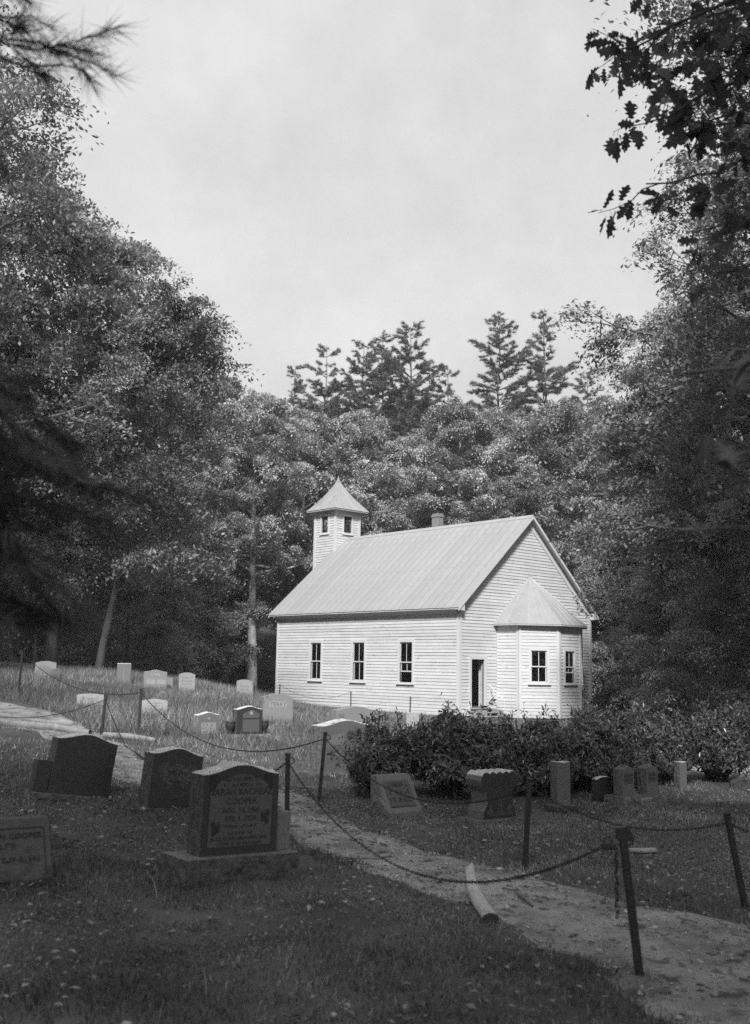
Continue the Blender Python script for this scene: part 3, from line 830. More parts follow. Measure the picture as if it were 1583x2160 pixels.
for sx, zz in ((-1, .17), (1, .235)):    # butterflies
    bx = sx * .19
    panel(tb, [(bx + sx * a, zz + b) for a, b in ((0, -.02), (.02, -.045), (.045, -.02), (.03, 0), (.05, .05), (.02, .065), (0, .02), (-.012, .055), (-.03, .03), (-.02, -.02))][::-sx], -.1036, 'letter_dark', 'butterfly', .002)
for sx in (-1, 1):                       # corner leaf sprays
    panel(tb, [(sx * a, b) for a, b in ((.252, .545), (.252, .44), (.235, .425), (.215, .445), (.205, .48), (.185, .50), (.18, .535), (.20, .552))][::sx], -.1036, 'letter_dark', 'leaf_spray', .002)
r_, tb, an, og, sl_ = slant('slanted grey gravestone cut by the left edge of the picture', -2.50, 7.02, 30, .72, .42, .34, .12, 'gslate', 'gdarkrough', seed=4)
for a, b in (((-.33, .32)), ):
    pass
fr_ = [(-.325, .03), (.325, .03), (.325, .355), (-.325, .355)]
on_slant(tb, an, og, [(-.325, .352), (.325, .352), (.325, .358), (-.325, .358)], 0, 'letter_dark', 'border')
on_slant(tb, an, og, [(.320, .03), (.326, .03), (.326, .352), (.320, .352)], 0, 'letter_dark', 'border')
text_slant(tb, an, og, 'EN COOPER', .056, .155, .30, 'letter_dark')
for s_, w_, h_, k in ((.235, .2, .04, 5), (.14, .5, .036, 6)):
    on_slant_strokes(tb, an, og, .03, s_, w_, h_, k)

# --- lawn stones left of the church
r_, tb = stone('small grey gravestone with dove carving, rough left side, beside the dark urn stone', -2.89, 18.15, 38, .42, .42, .16, 'serp', .014, 'gmid', 'gmidrough', seed=5)
panel(tb, rect(-.14, .15, .06, .25), -.081, 'panel_light', 'panel', .002)
for k in range(3): strokes(tb, 0, .215 - .058 * k, .24, .036, -.0835, 'letter_mid', 10 + k)
panel(tb, [(-.03, .32), (.0, .30), (.05, .31), (.02, .33), (.03, .36), (.0, .335)], -.081, 'panel_light', 'dove', .002)
r_, tb = stone('black gravestone with grey panel and an urn on each side', -2.17, 18.15, 34, .50, .47, .16, 'serp', .012, 'gdark', 'gdarkrough', base=(.16, .06, .06), basemat='gmidrough', seed=6)
panel(tb, rect(-.13, .19, .04, .25), -.081, 'panel', 'panel', .002)
panel(tb, [(-.13, .275), (.19, .275), (.19, .35), (.03, .42), (-.13, .35)], -.081, 'panel', 'panel', .002)
panel(tb, [(.03 + .05 * math.cos(t) * (1 if i % 2 else .45), .36 + .05 * math.sin(t) * (1 if i % 2 else .45)) for i, t in enumerate(np.linspace(0, 2 * math.pi, 11)[:-1])], -.084, 'panel_light', 'flower', .002)
urn(r_, -.33, 0, .062, .22, .085, 'gdark'); urn(r_, .33, 0, .062, .22, .085, 'gdark')
r_, tb = stone('broad light grey gravestone with a family name panel, by the church corner', -1.93, 21.1, 20, .64, .58, .16, 'arch', .006, 'glight', 'glight', seed=7, taper=.06)
panel(tb, rect(-.18, .18, .31, .43), -.081, 'panel_light', 'panel', .002)
text(tb, 'TERRY', .115, 0, .37, -.086, 'letter_mid')
r_, tb = stone('low pale gravestone leaning back behind the chain, front middle of the slope', -4.33, 20.6, 20, .50, .29, .20, 'arch', .012, 'gpale', 'glight', seed=8, back=-14)
for k in range(3): strokes(tb, 0, .21 - .058 * k, .30, .034, -.1005, 'letter_mid', 14 + k)
r_, tb = stone('low pale gravestone sunk in grass left of the tall chain post', -5.75, 21.1, 18, .52, .23, .2, 'arch', .01, 'gpale', 'glight', seed=9, back=-10)
strokes(tb, 0, .13, .3, .04, -.1005, 'letter_mid', 18)
r_, tb = stone('pale round-shouldered gravestone with carved arch at far left', -8.22, 25.9, 16, .50, .42, .16, 'arch', .008, 'gpale', 'glight', seed=10)
panel(tb, [(.20 * math.cos(t), .12 + .19 * math.sin(t)) for t in np.linspace(0, math.pi, 14)], -.081, 'glight', 'carving', .002)
stone('small rough dark fieldstone marker beside the far left gravestone', -7.66, 24.85, 10, .24, .30, .10, 'round', .012, 'fieldstone', 'fieldstone', seed=11, lean=6)
r_, tb = stone('tall flat-topped weathered stone slab at the edge of the woods', -6.32, 26.2, 14, .34, .50, .12, 'flat', .01, 'gmid', 'gmidrough', seed=12)
panel(tb, rect(-.012, .012, .08, .40), -.061, 'glight', 'stain', .001)
r_, tb = stone('pale gravestone with two lower panels and a small name panel', -5.42, 25.75, 14, .56, .47, .16, 'serp', .006, 'glight', 'gpale', seed=13)
panel(tb, rect(-.10, .12, .31, .38), -.081, 'gpale', 'panel', .002); strokes(tb, .01, .345, .16, .04, -.0835, 'letter_mid', 19)
panel(tb, rect(-.22, -.01, .12, .24), -.081, 'gpale', 'panel', .002); panel(tb, rect(.04, .25, .12, .24), -.081, 'gpale', 'panel', .002)
stone('small square light footstone against the two-panel gravestone', -5.16, 26.3, 14, .15, .26, .10, 'flat', .006, 'glight', 'glight', seed=14, zoff=.02)
r_, tb = stone('pale arched gravestone right of the two-panel stone', -4.72, 26.25, 14, .40, .48, .14, 'arch', .007, 'gpale', 'glight', seed=15)
for k in range(3): strokes(tb, 0, .36 - .08 * k, .24, .04, -.0705, 'letter_mid', 20 + k)
r_, tb = stone('pale tapered gravestone nearest the church corner at wood edge', -3.52, 28.4, 18, .46, .44, .14, 'arch', .007, 'gpale', 'glight', seed=16, taper=.10)
for k in range(2): strokes(tb, 0, .27 - .09 * k, .26, .045, -.0705, 'letter_mid', 24 + k)
for i, (x, y, lab) in enumerate(((-4.66, 23.1, 'leftmost of three small fieldstone markers with pale caps in the grass'), (-3.95, 23.25, 'middle of three small fieldstone markers with pale caps in the grass'), (-3.38, 23.55, 'rightmost of three small fieldstone markers with pale caps in the grass'))):
    r_, tb = stone(lab, x, y, 12 + 8 * i, .20, .20 + .03 * (i == 1), .11, 'round', .014, 'fieldstone', 'fieldstone', seed=20 + i, lean=(-4, 3, 6)[i])
    rough_box('cap', -.05, .05, -.04, .04, .17 + .03 * (i == 1), .225 + .03 * (i == 1), .008, M['glight'], 30 + i, r_)
    me, _ = slab_mesh('side_stone', profile('round', .13, .12), .10, .014, 40 + i); link('side_stone', me, M['fieldstone'], r_, (-.15, .02, 0))

# --- middle of the churchyard
r_, tb = stone('wide light gravestone with curved top, half hidden behind the first bush', -.32, 18.6, 30, .84, .62, .26, 'serp', .004, 'glight', 'glight', seed=17)
panel(tb, [(-.37, .33), (-.31, .35), (-.27, .42), (-.26, .50), (-.33, .49), (-.37, .49)], -.131, 'gmid', 'carving', .002)
r_, tb = stone('large grey family gravestone with heart, scroll top and name panel, beside a bush', -.40, 14.05, 36, .82, .66, .26, 'serp', .016, 'gmid', 'gmidrough', base=(.16, .08, .05), basemat='gmid', seed=18)
panel(tb, rect(-.24, .20, .20, .29), -.131, 'glight', 'panel', .002); strokes(tb, -.02, .245, .38, .065, -.1335, 'letter_mid', 27)
panel(tb, [(-.30, .34), (-.06, .34), (-.04, .50), (-.29, .46)], -.131, 'glight', 'panel', .002)
panel(tb, heart(.13, .12, .44)[::-1], -.131, 'gdarkrough', 'heart', .004)
stone('small square weathered concrete marker in grass by the church wall', 1.16, 29.3, 10, .36, .46, .12, 'flat', .008, 'concrete', 'concrete', seed=19)
stone('pale top of a small gravestone showing between the first two bushes', .76, 16.4, 15, .30, .27, .14, 'arch', .006, 'gpale', 'gpale', seed=24)
r_, tb, an, og, sl_ = slant('slant-faced grey gravestone with stained lettering before the first bush',   .28, 11.12, 36, .44, .42, .33, .10, 'gmid', 'gmidrough', base=(.05, .06, .025), seed=25)
on_slant(tb, an, og, rect(-.17, .17, .07, .36), 0, 'panel', 'panel')
for k in range(3): on_slant_strokes(tb, an, og, 0, .31 - .085 * k, .30, .05, 30 + k)
on_slant(tb, an, og, rect(-.17, .17, .058, .066), 0, 'letter_dark', 'border')
r_, tb = stone('dark scroll-shaped gravestone with scalloped top in front of the big bush', 1.32, 11.35, 34, .54, .50, .26, 'scroll', 0, 'gdark', 'gmid', base=(.06, .05, .03), basemat='gmid', seed=26)
strokes(tb, 0, .37, .30, .05, -.1305, 'gdarkrough', 34)
for k, (cx, hh) in enumerate(((-.13, .13), (0, .20), (.13, .15))):
    panel(tb, [(cx - .07, .03), (cx + .07, .03), (cx + .045, .08), (cx, .03 + hh), (cx - .045, .08)], -.1305 - .0005 * k, 'gdarkrough', 'carved_leaf', .002)
r_, tb = stone('tall narrow grey gravestone on a square base before the hedge', 2.15, 11.82, 22, .17, .47, .14, 'flat', .006, 'gmid', 'gmid', base=(.06, .05, .10), basemat='gdarkrough', seed=27)
stone('thin dark gravestone in shade left of the twin stones', 2.78, 12.5, 24, .24, .32, .10, 'arch', .006, 'gdark', 'gdarkrough', seed=28)
# twin stones on one base
root = empty('gravestone', (3.17, 12.50, gz(3.17, 12.5) - .02), (0, 0, R(32))); tag(root, 'pair of small arched gravestones sharing one rough base', 'gravestone')
rough_box('base', -.36, .40, -.13, .15, -.12, .12, .012, M['gmidrough'], 60, root)
for i, xx in enumerate((-.19, .21)):
    me, ns = slab_mesh('tablet', profile('peak', .19, .33), .15, .012, 61 + i); me.materials.append(M['gmid']); me.materials.append(M['gmidrough'])
    ix = np.zeros(len(me.polygons), np.int32); ix[:ns] = 1; me.polygons.foreach_set('material_index', ix)
    tb = link('tablet', me, None, root, (xx, 0, .122)); panel(tb, rect(-.07, .08, .14, .26), -.0755, 'panel', 'panel', .002)
    strokes(tb, 0, .23, .12, .025, -.0776, 'letter_dark', 36 + i); strokes(tb, 0, .18, .11, .025, -.0776, 'letter_dark', 38 + i)
MB().prism([(-.05, -.15, .02), (.13, -.15, .02), (.13, -.138, .10), (-.05, -.138, .10)], (0, -.004, 0)).build('name_plate', M['panel_light'], root)
strokes(root, .04, .06, .15, .04, -.1545, 'letter_dark', 41)
stone('narrow grey pillar gravestone at the far end of the hedge', 4.10, 13.80, 26, .12, .33, .11, 'flat', .004, 'gmid', 'gmidrough', base=(.04, .04, .05), seed=29)
r_, tb = stone('small dark rough stone marker by the pale drive at right', 5.05, 14.38, 18, .17, .15, .11, 'round', .012, 'gdarkrough', 'gdarkrough', seed=31)
me, _ = slab_mesh('figure', profile('round', .05, .09), .05, .008, 33); link('figure', me, M['gdarkrough'], tb, (0, 0, .14))

bpy.context.view_layer.update()
dg = bpy.context.evaluated_depsgraph_get()
for o, mt in TEXTS:
    me = bpy.data.meshes.new_from_object(o.evaluated_get(dg)); me.materials.clear(); me.materials.append(M[mt])
    n_ = link(o.name, me, None, o.parent, o.location, o.rotation_euler)
    cu = o.data; bpy.data.objects.remove(o); bpy.data.curves.remove(cu); n_.name = 'lettering'

# ------------------------------------------------------------------ chain fence
def post(x, y, h, dx, dy, label, wd=.040, extra=False, z=None, group='steel posts of the chain fence'):
    zz = gz(x, y) if z is None else z
    top = Vector((dx, dy, h))
    root = empty('fence_post', (x, y, zz)); tag(root, label, 'post', group)
    mb = MB(); a = wd / 2
    seg = [Vector((0, 0, -.15)), top]
    V = []
    for p in seg:
        V += [p + Vector((sx * a, sy * a, 0)) for sx, sy in ((-1, -1), (1, -1), (1, 1), (-1, 1))]
    mb.add(V, [(0, 3, 2, 1), (4, 5, 6, 7), (0, 1, 5, 4), (1, 2, 6, 5), (2, 3, 7, 6), (3, 0, 4, 7)])
    mb.build('shaft', M['iron'], root, rot=(0, 0, 0), bevel=.004)
    if wd > .025:
        MB().box(dx - a - .004, dx + a + .004, dy - a - .004, dy + a + .004, h - .004, h + .012).build('cap', M['iron'], root, bevel=.003)
        MB().tube([top + Vector((0.028 * math.cos(t) + (a + .012), 0, -.05 + .028 * math.sin(t))) for t in np.linspace(0, 2 * math.pi, 10)], .005, 5).build('eyelet', M['iron'], root)
    if extra:
        MB().add([tuple(top + Vector(q)) for q in ((-.03, -.022, -.045), (.05, -.022, -.055), (.055, -.022, -.02), (.025, -.022, .022), (-.03, -.022, .012),
                                                   (-.03, .022, -.045), (.05, .022, -.055), (.055, .022, -.02), (.025, .022, .022), (-.03, .022, .012))],
                 [(0, 1, 2, 3, 4), (9, 8, 7, 6, 5), (0, 5, 6, 1), (1, 6, 7, 2), (2, 7, 8, 3), (3, 8, 9, 4), (4, 9, 5, 0)]).build('bracket', M['iron'], root)
        MB().box(dx - .11, dx - .035, -.016, .016, h - .10, h - .065).build('padlock', M['iron'], root, bevel=.006)
        MB().tube([(dx - .075 + .022 * math.cos(t), 0, h - .066 + .03 * math.sin(t)) for t in np.linspace(0, math.pi, 8)], .005, 5).build('shackle', M['iron'], root)
    return root, Vector((x, y, zz)) + top

link_v = []; link_f = []
for i in range(8):
    t = 2 * math.pi * i / 8; c = Vector((math.cos(t) * 1.0 + (.55 if math.cos(t) > 0 else -.55), math.sin(t) * .62, 0)); nr = Vector((math.cos(t), math.sin(t), 0))
    for k in range(4):
        q = 2 * math.pi * k / 4 + .78; link_v.append(c + nr * (.26 * math.cos(q)) + Vector((0, 0, .26 * math.sin(q))))
for i in range(8):
    for k in range(4): link_f.append((i * 4 + k, ((i + 1) % 8) * 4 + k, ((i + 1) % 8) * 4 + (k + 1) % 4, i * 4 + (k + 1) % 4))
LV = np.array([tuple(v) for v in link_v]); LF = np.array(link_f)

def chain(p0, p1, sag, label, s=.0125, pts=None, group='hanging chains of the fence'):
    p0, p1 = np.array(p0), np.array(p1)
    if pts is None:
        t = np.linspace(0, 1, 200); P = p0[None] * (1 - t[:, None]) + p1[None] * t[:, None]; P[:, 2] -= sag * 4 * t * (1 - t)
        g = ground_np(P[:, 0], P[:, 1]) + .02
        P[:, 2] = np.maximum(P[:, 2], g)
    else: P = np.array(pts)
    d = np.r_[0, np.cumsum(np.linalg.norm(np.diff(P, axis=0), axis=1))]
    pitch = s * 2.35; n = max(2, int(d[-1] / pitch)); tt = (np.arange(n) + .5) * d[-1] / n
    C = np.c_[[np.interp(tt, d, P[:, k]) for k in range(3)]].T
    T = np.c_[[np.interp(tt + .005, d, P[:, k]) - np.interp(tt - .005, d, P[:, k]) for k in range(3)]].T; T /= np.linalg.norm(T, axis=1)[:, None] + 1e-9
    up = np.tile([0, 0, 1.0], (n, 1)); up[np.abs(T[:, 2]) > .9] = [0, 1, 0]
    B = np.cross(T, up); B /= np.linalg.norm(B, axis=1)[:, None]; N = np.cross(B, T)
    tw = np.where(np.arange(n) % 2 == 0, .5, .5 + math.pi / 2) + np.random.RandomState(int(abs(p0[0]) * 100)).normal(0, .12, n)
    c, sn = np.cos(tw)[:, None], np.sin(tw)[:, None]; A1 = B * c + N * sn; A2 = -B * sn + N * c
    V = C[:, None] + s * (LV[None, :, 0:1] * T[:, None] + LV[None, :, 1:2] * A1[:, None] + LV[None, :, 2:3] * A2[:, None])
    F = LF[None] + (np.arange(n) * len(LV))[:, None, None]
    o = link('chain', mesh_np('chain', V.reshape(-1, 3), F.reshape(-1, 4)), M['iron'])
    tag(o, label, 'chain', group); return o

PT = {}
for key, x, y, h, dx, label, ex in (
    ('a', -7.31, 21.36, .92, .02, 'dark steel fence post at far left beside the upper path', False),
    ('b', -4.37, 16.79, .64, .046, 'dark fence post at the timber path edging, short one', False),
    ('c', -3.98, 17.74, .75, .016, 'dark fence post just behind the short post at left', False),
    ('d', -.70, 8.98, .73, -.016, 'dark fence post right of the butterfly gravestone', False),
    ('e', -.58, 11.70, .75, .064, 'dark leaning fence post in front of the family gravestone', False),
    ('f', 1.23, 8.42, .70, .057, 'dark leaning fence post across the path from the log', False),
    ('g', 1.42, 5.52, .73, -.095, 'nearest dark fence post with padlock and hanging chain end', True),
    ('h', 2.73, 7.62, .64, -.136, 'dark leaning fence post at the right edge of the picture', False)):
    PT[key] = post(x, y, h, dx, 0, label, extra=ex)[1]
up_ = Vector((0, 0, -.06))
chain(PT['a'] + up_, PT['c'] + up_, .30, 'chain between the far left post and the post behind the short one')
chain(PT['c'] + up_, PT['e'] + up_, .47, 'long chain sagging across the lawn to the leaning post by the family stone')
chain(PT['e'] + up_, PT['f'] + up_, .36, 'chain hanging in front of the bushes and the scroll gravestone')
chain(PT['f'] + up_, PT['h'] + up_, .16, 'chain at right below the twin gravestones')
chain(PT['h'] + up_, Vector((4.6, 7.2, .52)), .22, 'chain running out of the picture at right')
chain(PT['b'] + up_, Vector((-8.6, 18.6, 1.30)), .52, 'chain sagging over the upper path to the left edge')
chain(PT['b'] + up_, PT['d'] + up_, .85, 'chain dropping behind the near dark gravestones')
chain(PT['d'] + up_, PT['g'] + Vector((-.11, 0, -.09)), .50, 'long low chain across the path over the log')
dgx = PT['g'] + Vector((-.035, -.01, -.09))
chain(dgx, dgx, 0, 'loose chain end hanging from the nearest post', pts=[tuple(dgx - Vector((-.004 * math.sin(k), 0, k * .012))) for k in range(30)])
# posts and light chain along the church
cu_ = Vector((-math.sin(.7379), math.cos(.7379), 0)); cv_ = Vector((math.cos(.7379), math.sin(.7379), 0)); co_ = Vector((3.669, 43.4403, 0))
tops = []
for i, (yy, xx, hh, lab) in enumerate(((1.0, -1.9, .78, 'thin fence post near the door end of the church wall'), (4.6, -2.0, .80, 'thin fence post below the rightmost side window'), (9.7, -2.1, .95, 'thin fence post below the leftmost side window'), (14.6, -2.4, .9, 'thin fence post just off the far corner of the church'))):
    p = co_ + cu_ * yy + cv_ * xx
    tops.append(post(p.x, p.y, hh, .02 * (-1) ** i, 0, lab, wd=.05, group='thin posts along the church')[1])
for i, lab in ((1, 'thin chain hanging before the middle of the church wall'), (2, 'thin chain by the far corner of the church')):
    chain(tops[i], tops[i + 1], .45, lab, s=.012, group='thin chains along the church')
wtops = []
for i, (x, y, lab) in enumerate(((-7.9, 41.5, 'thin post at the wood edge between two pale gravestones'), (-6.9, 43.0, 'thin post at the wood edge by the tree trunks'), (-10.2, 31, 'thin post at the wood edge near the leaning tree'))):
    wtops.append(post(x, y, 1.0, .0, 0, lab, wd=.05, group='thin posts at the wood edge')[1])
chain(wtops[0], wtops[1], .25, 'thin chain at the wood edge between the tree trunks', s=.012, group='thin chains along the church')
chain(wtops[1], tops[3], .4, 'thin chain from the tree trunks to the church corner', s=.012, group='thin chains along the church')

# ------------------------------------------------------------------ logs, plank, sticks
def log(name, label, pts, rad, material, cut=True, sides=14, seed=0, group=None):
    rs = np.random.RandomState(seed)
    root = empty(name, pts[0]); tag(root, label, name.replace('_', ' '), group)
    P = [Vector(p) - Vector(pts[0]) for p in pts]
    mb = MB().tube(P, rad, sides, caps=False)
    mb.v = [tuple(Vector(v) + Vector(rs.normal(0, .004 if name != 'stick' else .0008, 3))) for v in mb.v]
    mb.build('trunk' if name != 'stick' else 'stem', M[material], root, smooth=True)
    if cut:
        for i, j in ((0, 1), (-1, -2)):
            d = (P[i] - P[j]).normalized(); a = d.cross(Vector((0, 0, 1))).normalized(); c = a.cross(d)
            r0 = rad[i] if not isinstance(rad, float) else rad
            MB().add([P[i] + d * .004 + (a * math.cos(t) + c * math.sin(t)) * r0 * .98 for t in np.linspace(0, 2 * math.pi, 15)[:-1]], [tuple(range(14))]).build('cut_end', M['cutend'], root)
    return root
g_ = lambda x, y, d=0.0: (x, y, gz(x, y) + d)
log('log', 'pale stripped log lying across the path edge with a dark cut end', [g_(.76, 6.60, .022), g_(.735, 7.0, .028), g_(.735, 7.5, .028), g_(.775, 8.1, .022), g_(.83, 8.55, .008)], [.052, .054, .047, .036, .014], 'woodpale', seed=2).scale = (1, 1, .72)
log('timber', 'long weathered timber edging the upper path at left', [g_(-6.9, 17.45, .05), g_(-6.0, 17.05, .055), g_(-5.1, 16.8, .06), g_(-4.5, 16.62, .05)], [.06, .065, .06, .05], 'wood', seed=3)
log('timber', 'short timber edging right of the short fence post', [g_(-4.28, 16.62, .04), g_(-3.85, 16.55, .05), g_(-3.4, 16.45, .03)], [.05, .055, .04], 'wood', seed=4)
log('stick', 'crooked fallen twig on the gravel beside the log', [g_(.95, 7.50, .03), g_(1.02, 7.38, .035), g_(1.05, 7.2, .03), g_(1.09, 7.05, .02)], [.006, .008, .009, .006], 'bark', cut=False, sides=6, seed=5)
log('stick', 'thin straight fallen twig near the path behind the hearts gravestone', [g_(-1.5, 12.6, .03), g_(-1.1, 12.4, .03), g_(-.7, 12.3, .03)], [.006, .01, .008], 'bark', cut=False, sides=6, seed=6)
pl_ = MB().box(-.13, .13, -.035, .035, 0, .03).box(-.125, .12, -.05, -.037, 0, .022).build('plank', M['woodpale'], None, g_(2.52, 9.70, .015), (0, 0, R(14)), bevel=.004)
tag(pl_, 'short pale wooden plank lying on the grass behind the nearest post', 'plank')
pl2 = MB().box(-.035, .035, -.02, .02, 0, .02).build('stone', M['gpale'], None, g_(1.50, 4.95, .012), (0, 0, R(-12)), bevel=.008)
tag(pl2, 'flat pale stone chip on the path at bottom right', 'stone')

# ------------------------------------------------------------------ trees
def unit(a): return a / (np.linalg.norm(a, axis=-1, keepdims=True) + 1e-9)

def leaf_mesh(name, C, D, N, L, Wd, v, material, fold=.18):
    """kite-shaped leaves: one folded quad each"""
    D = unit(D); S = unit(np.cross(D, N)); N = np.cross(S, D)
    L = L[:, None]; Wd = Wd[:, None]
    a = C - D * L * .5; t = C + D * L * .5; m = C + D * L * .02
    l_ = m - S * Wd * .5 + N * Wd * fold; r_ = m + S * Wd * .5 + N * Wd * fold
    V = np.stack([a, r_, t, l_], 1).reshape(-1, 3); n = len(C)
    me = mesh_np(name, V, np.arange(4 * n).reshape(n, 4)); add_attr(me, 'v', np.repeat(v, 4)); me.materials.append(material)
    return me

def needle_mesh(name, A, T, wd, v, material):
    """thin triangles from A to T"""
    d = unit(T - A); s = unit(np.cross(d, unit(np.random.RandomState(1).normal(0, 1, A.shape)))) * wd
    V = np.stack([A - s, A + s, T], 1).reshape(-1, 3); n = len(A)
    me = mesh_np(name, V, np.arange(3 * n).reshape(n, 3)); add_attr(me, 'v', np.repeat(v, 3)); me.materials.append(material)
    return me

def curve(p, d, ln, n, rs, wander=.12, bend=(0, 0, 0)):
    P = [np.array(p, float)]; d = unit(np.array(d, float))
    for k in range(n):
        d = unit(d + rs.normal(0, wander, 3) + np.array(bend) / n); P.append(P[-1] + d * ln / n)
    return P

def deciduous(name, seed, H, r0, c0, rad, nl, nleaf, leaf, clr, bark, leafmat, widest=.38, fork=False, flat=.42, lean=(0, 0), low=0.15):
    rs = np.random.RandomState(seed); mb = MB(); clumps = []
    n = 12; tr = [np.array([0, 0, -.3])]
    wob = np.cumsum(rs.normal(0, .05, (n, 2)) * H / 16, axis=0)
    for k in range(1, n + 1):
        t = k / n; tr.append(np.array([lean[0] * t * H + wob[k - 1, 0], lean[1] * t * H + wob[k - 1, 1], t * H * .93]))
    rad_t = [r0 * 1.45] + [max(.03, r0 * (1 - .92 * (k / n) ** .9)) for k in range(1, n + 1)]
    mb.tube(tr, rad_t, 8)
    TR = np.array(tr); tz = TR[:, 2]
    at_z = lambda z: np.array([np.interp(z, tz, TR[:, 0]), np.interp(z, tz, TR[:, 1]), z])
    az = rs.uniform(0, 6.28)
    for i in range(nl):
        s = (i + rs.uniform(.1, .9)) / nl
        z = c0 + (H * .93 - c0) * s ** .9
        az += 2.4 + rs.normal(0, .35)
        prof = max(low, 1 - ((s - widest) / (1.04 - widest)) ** 1.5) if s > widest else math.sqrt(max(low, 1 - ((s - widest) / (widest + .45)) ** 2))
        ln = rad * prof * rs.uniform(.78, 1.12)
        el = math.radians(8 + 55 * s + rs.normal(0, 8))
        d = [math.cos(az) * math.cos(el), math.sin(az) * math.cos(el), math.sin(el)]
        p0 = at_z(z); lr = np.interp(z, tz, rad_t) * .55
        P = curve(p0, d, ln, 8, rs, .13, (0, 0, .10 if s < .6 else .2))
        mb.tube(P, [max(.012, lr * (1 - .85 * k / 8)) for k in range(9)], 5, caps=False)
        PP = np.array(P); ns = max(3, int(3 + ln * .85))
        for j in range(ns):
            f = .25 + .75 * (j + rs.uniform(0, 1)) / ns; q = PP[min(8, int(f * 8))]
            side = rs.choice((-1, 1)); a2 = az + side * rs.uniform(.5, 1.4); e2 = rs.uniform(-.15, .55)
            l2 = ln * rs.uniform(.20, .38) * (1.15 - .35 * f) + .25
            Q = curve(q, [math.cos(a2) * math.cos(e2), math.sin(a2) * math.cos(e2), math.sin(e2)], l2, 4, rs, .2, (0, 0, -.05))
            mb.tube(Q, [max(.008, lr * .33 * (1 - .8 * k / 4)) for k in range(5)], 4, caps=False)
            clumps.append((Q[3], clr * rs.uniform(.6, 1.2), a2)); clumps.extend([(Q[1] + rs.normal(0, .25, 3), clr * rs.uniform(.3, .7), a2 + rs.normal(0, .6))] if rs.random() < .6 else [])
            if rs.random() < .35:
                a3 = a2 + rs.uniform(-1, 1); Q3 = curve(Q[2], [math.cos(a3), math.sin(a3), rs.uniform(-.2, .5)], l2 * .7, 3, rs, .2)
                mb.tube(Q3, [.012, .01, .008, .005], 3, caps=False); clumps.append((Q3[2], clr * rs.uniform(.5, .95), a3))
        clumps.append((P[8], clr * .9, az))
    cc = np.array([c[0] for c in clumps]); cr_ = np.array([c[1] for c in clumps])
    pr = cr_ ** 2; pr /= pr.sum(); idx = rs.choice(len(cc), nleaf, p=pr)
    # each clump is a ragged, flattish spray drawn out along its twig: lit on top, open underneath
    ca = np.array([c[2] for c in clumps])[idx]
    th = rs.uniform(0, 2 * np.pi, nleaf); rho = np.sqrt(rs.uniform(0, 1, nleaf)) * rs.uniform(.55, 1.25, nleaf)
    lob = 1 + .30 * np.sin(2 * th + cc[idx, 0] * 7) + .26 * np.sin(5 * th + cc[idx, 1] * 9)
    rho = rho * lob
    depth = rs.exponential(.22, nleaf)
    el_ = rs.uniform(1.1, 1.9, len(cc))[idx]
    u_, w_ = rho * np.cos(th) * el_, rho * np.sin(th) / el_ ** .6
    sag = rs.uniform(.1, .5, len(cc))[idx]
    off = np.c_[u_ * np.cos(ca) - w_ * np.sin(ca), u_ * np.sin(ca) + w_ * np.cos(ca), flat * (1.0 - .9 * rho ** 2) - depth - sag * np.maximum(u_, 0) ** 2 * .35]
    tilt = rs.normal(0, .24, (len(cc), 2))
    off[:, 2] += off[:, 0] * tilt[idx, 0] + off[:, 1] * tilt[idx, 1]
    # sub-sprays: pull leaves towards a few twig lines inside the clump
    tw_ = np.round((w_ + rs.normal(0, .06, nleaf)) * 4) / 4
    off[:, 2] += .10 * np.sin(tw_ * 17 + cc[idx, 2] * 5)
    C = cc[idx] + off * cr_[idx][:, None] + rs.normal(0, .06, (nleaf, 3))
    D = np.c_[np.cos(ca + .5 * th), np.sin(ca + .5 * th), -.35 - .4 * rho] + rs.normal(0, .5, (nleaf, 3))
    N = np.c_[np.cos(th + ca) * rho * .6, np.sin(th + ca) * rho * .6, np.ones(nleaf)] + rs.normal(0, .45, (nleaf, 3))
    L = leaf * rs.uniform(.65, 1.3, nleaf); Wd = L * rs.uniform(.42, .6, nleaf)
    cv = rs.uniform(.68, 1.35, len(cc))[idx]; v = cv * rs.uniform(.82, 1.18, nleaf)
    crown = leaf_mesh(name + '_crown', C, D, N, L, Wd, v, leafmat)
    trunk = mb.mesh(name + '_trunk', smooth=True); trunk.materials.append(bark)
    return trunk, crown

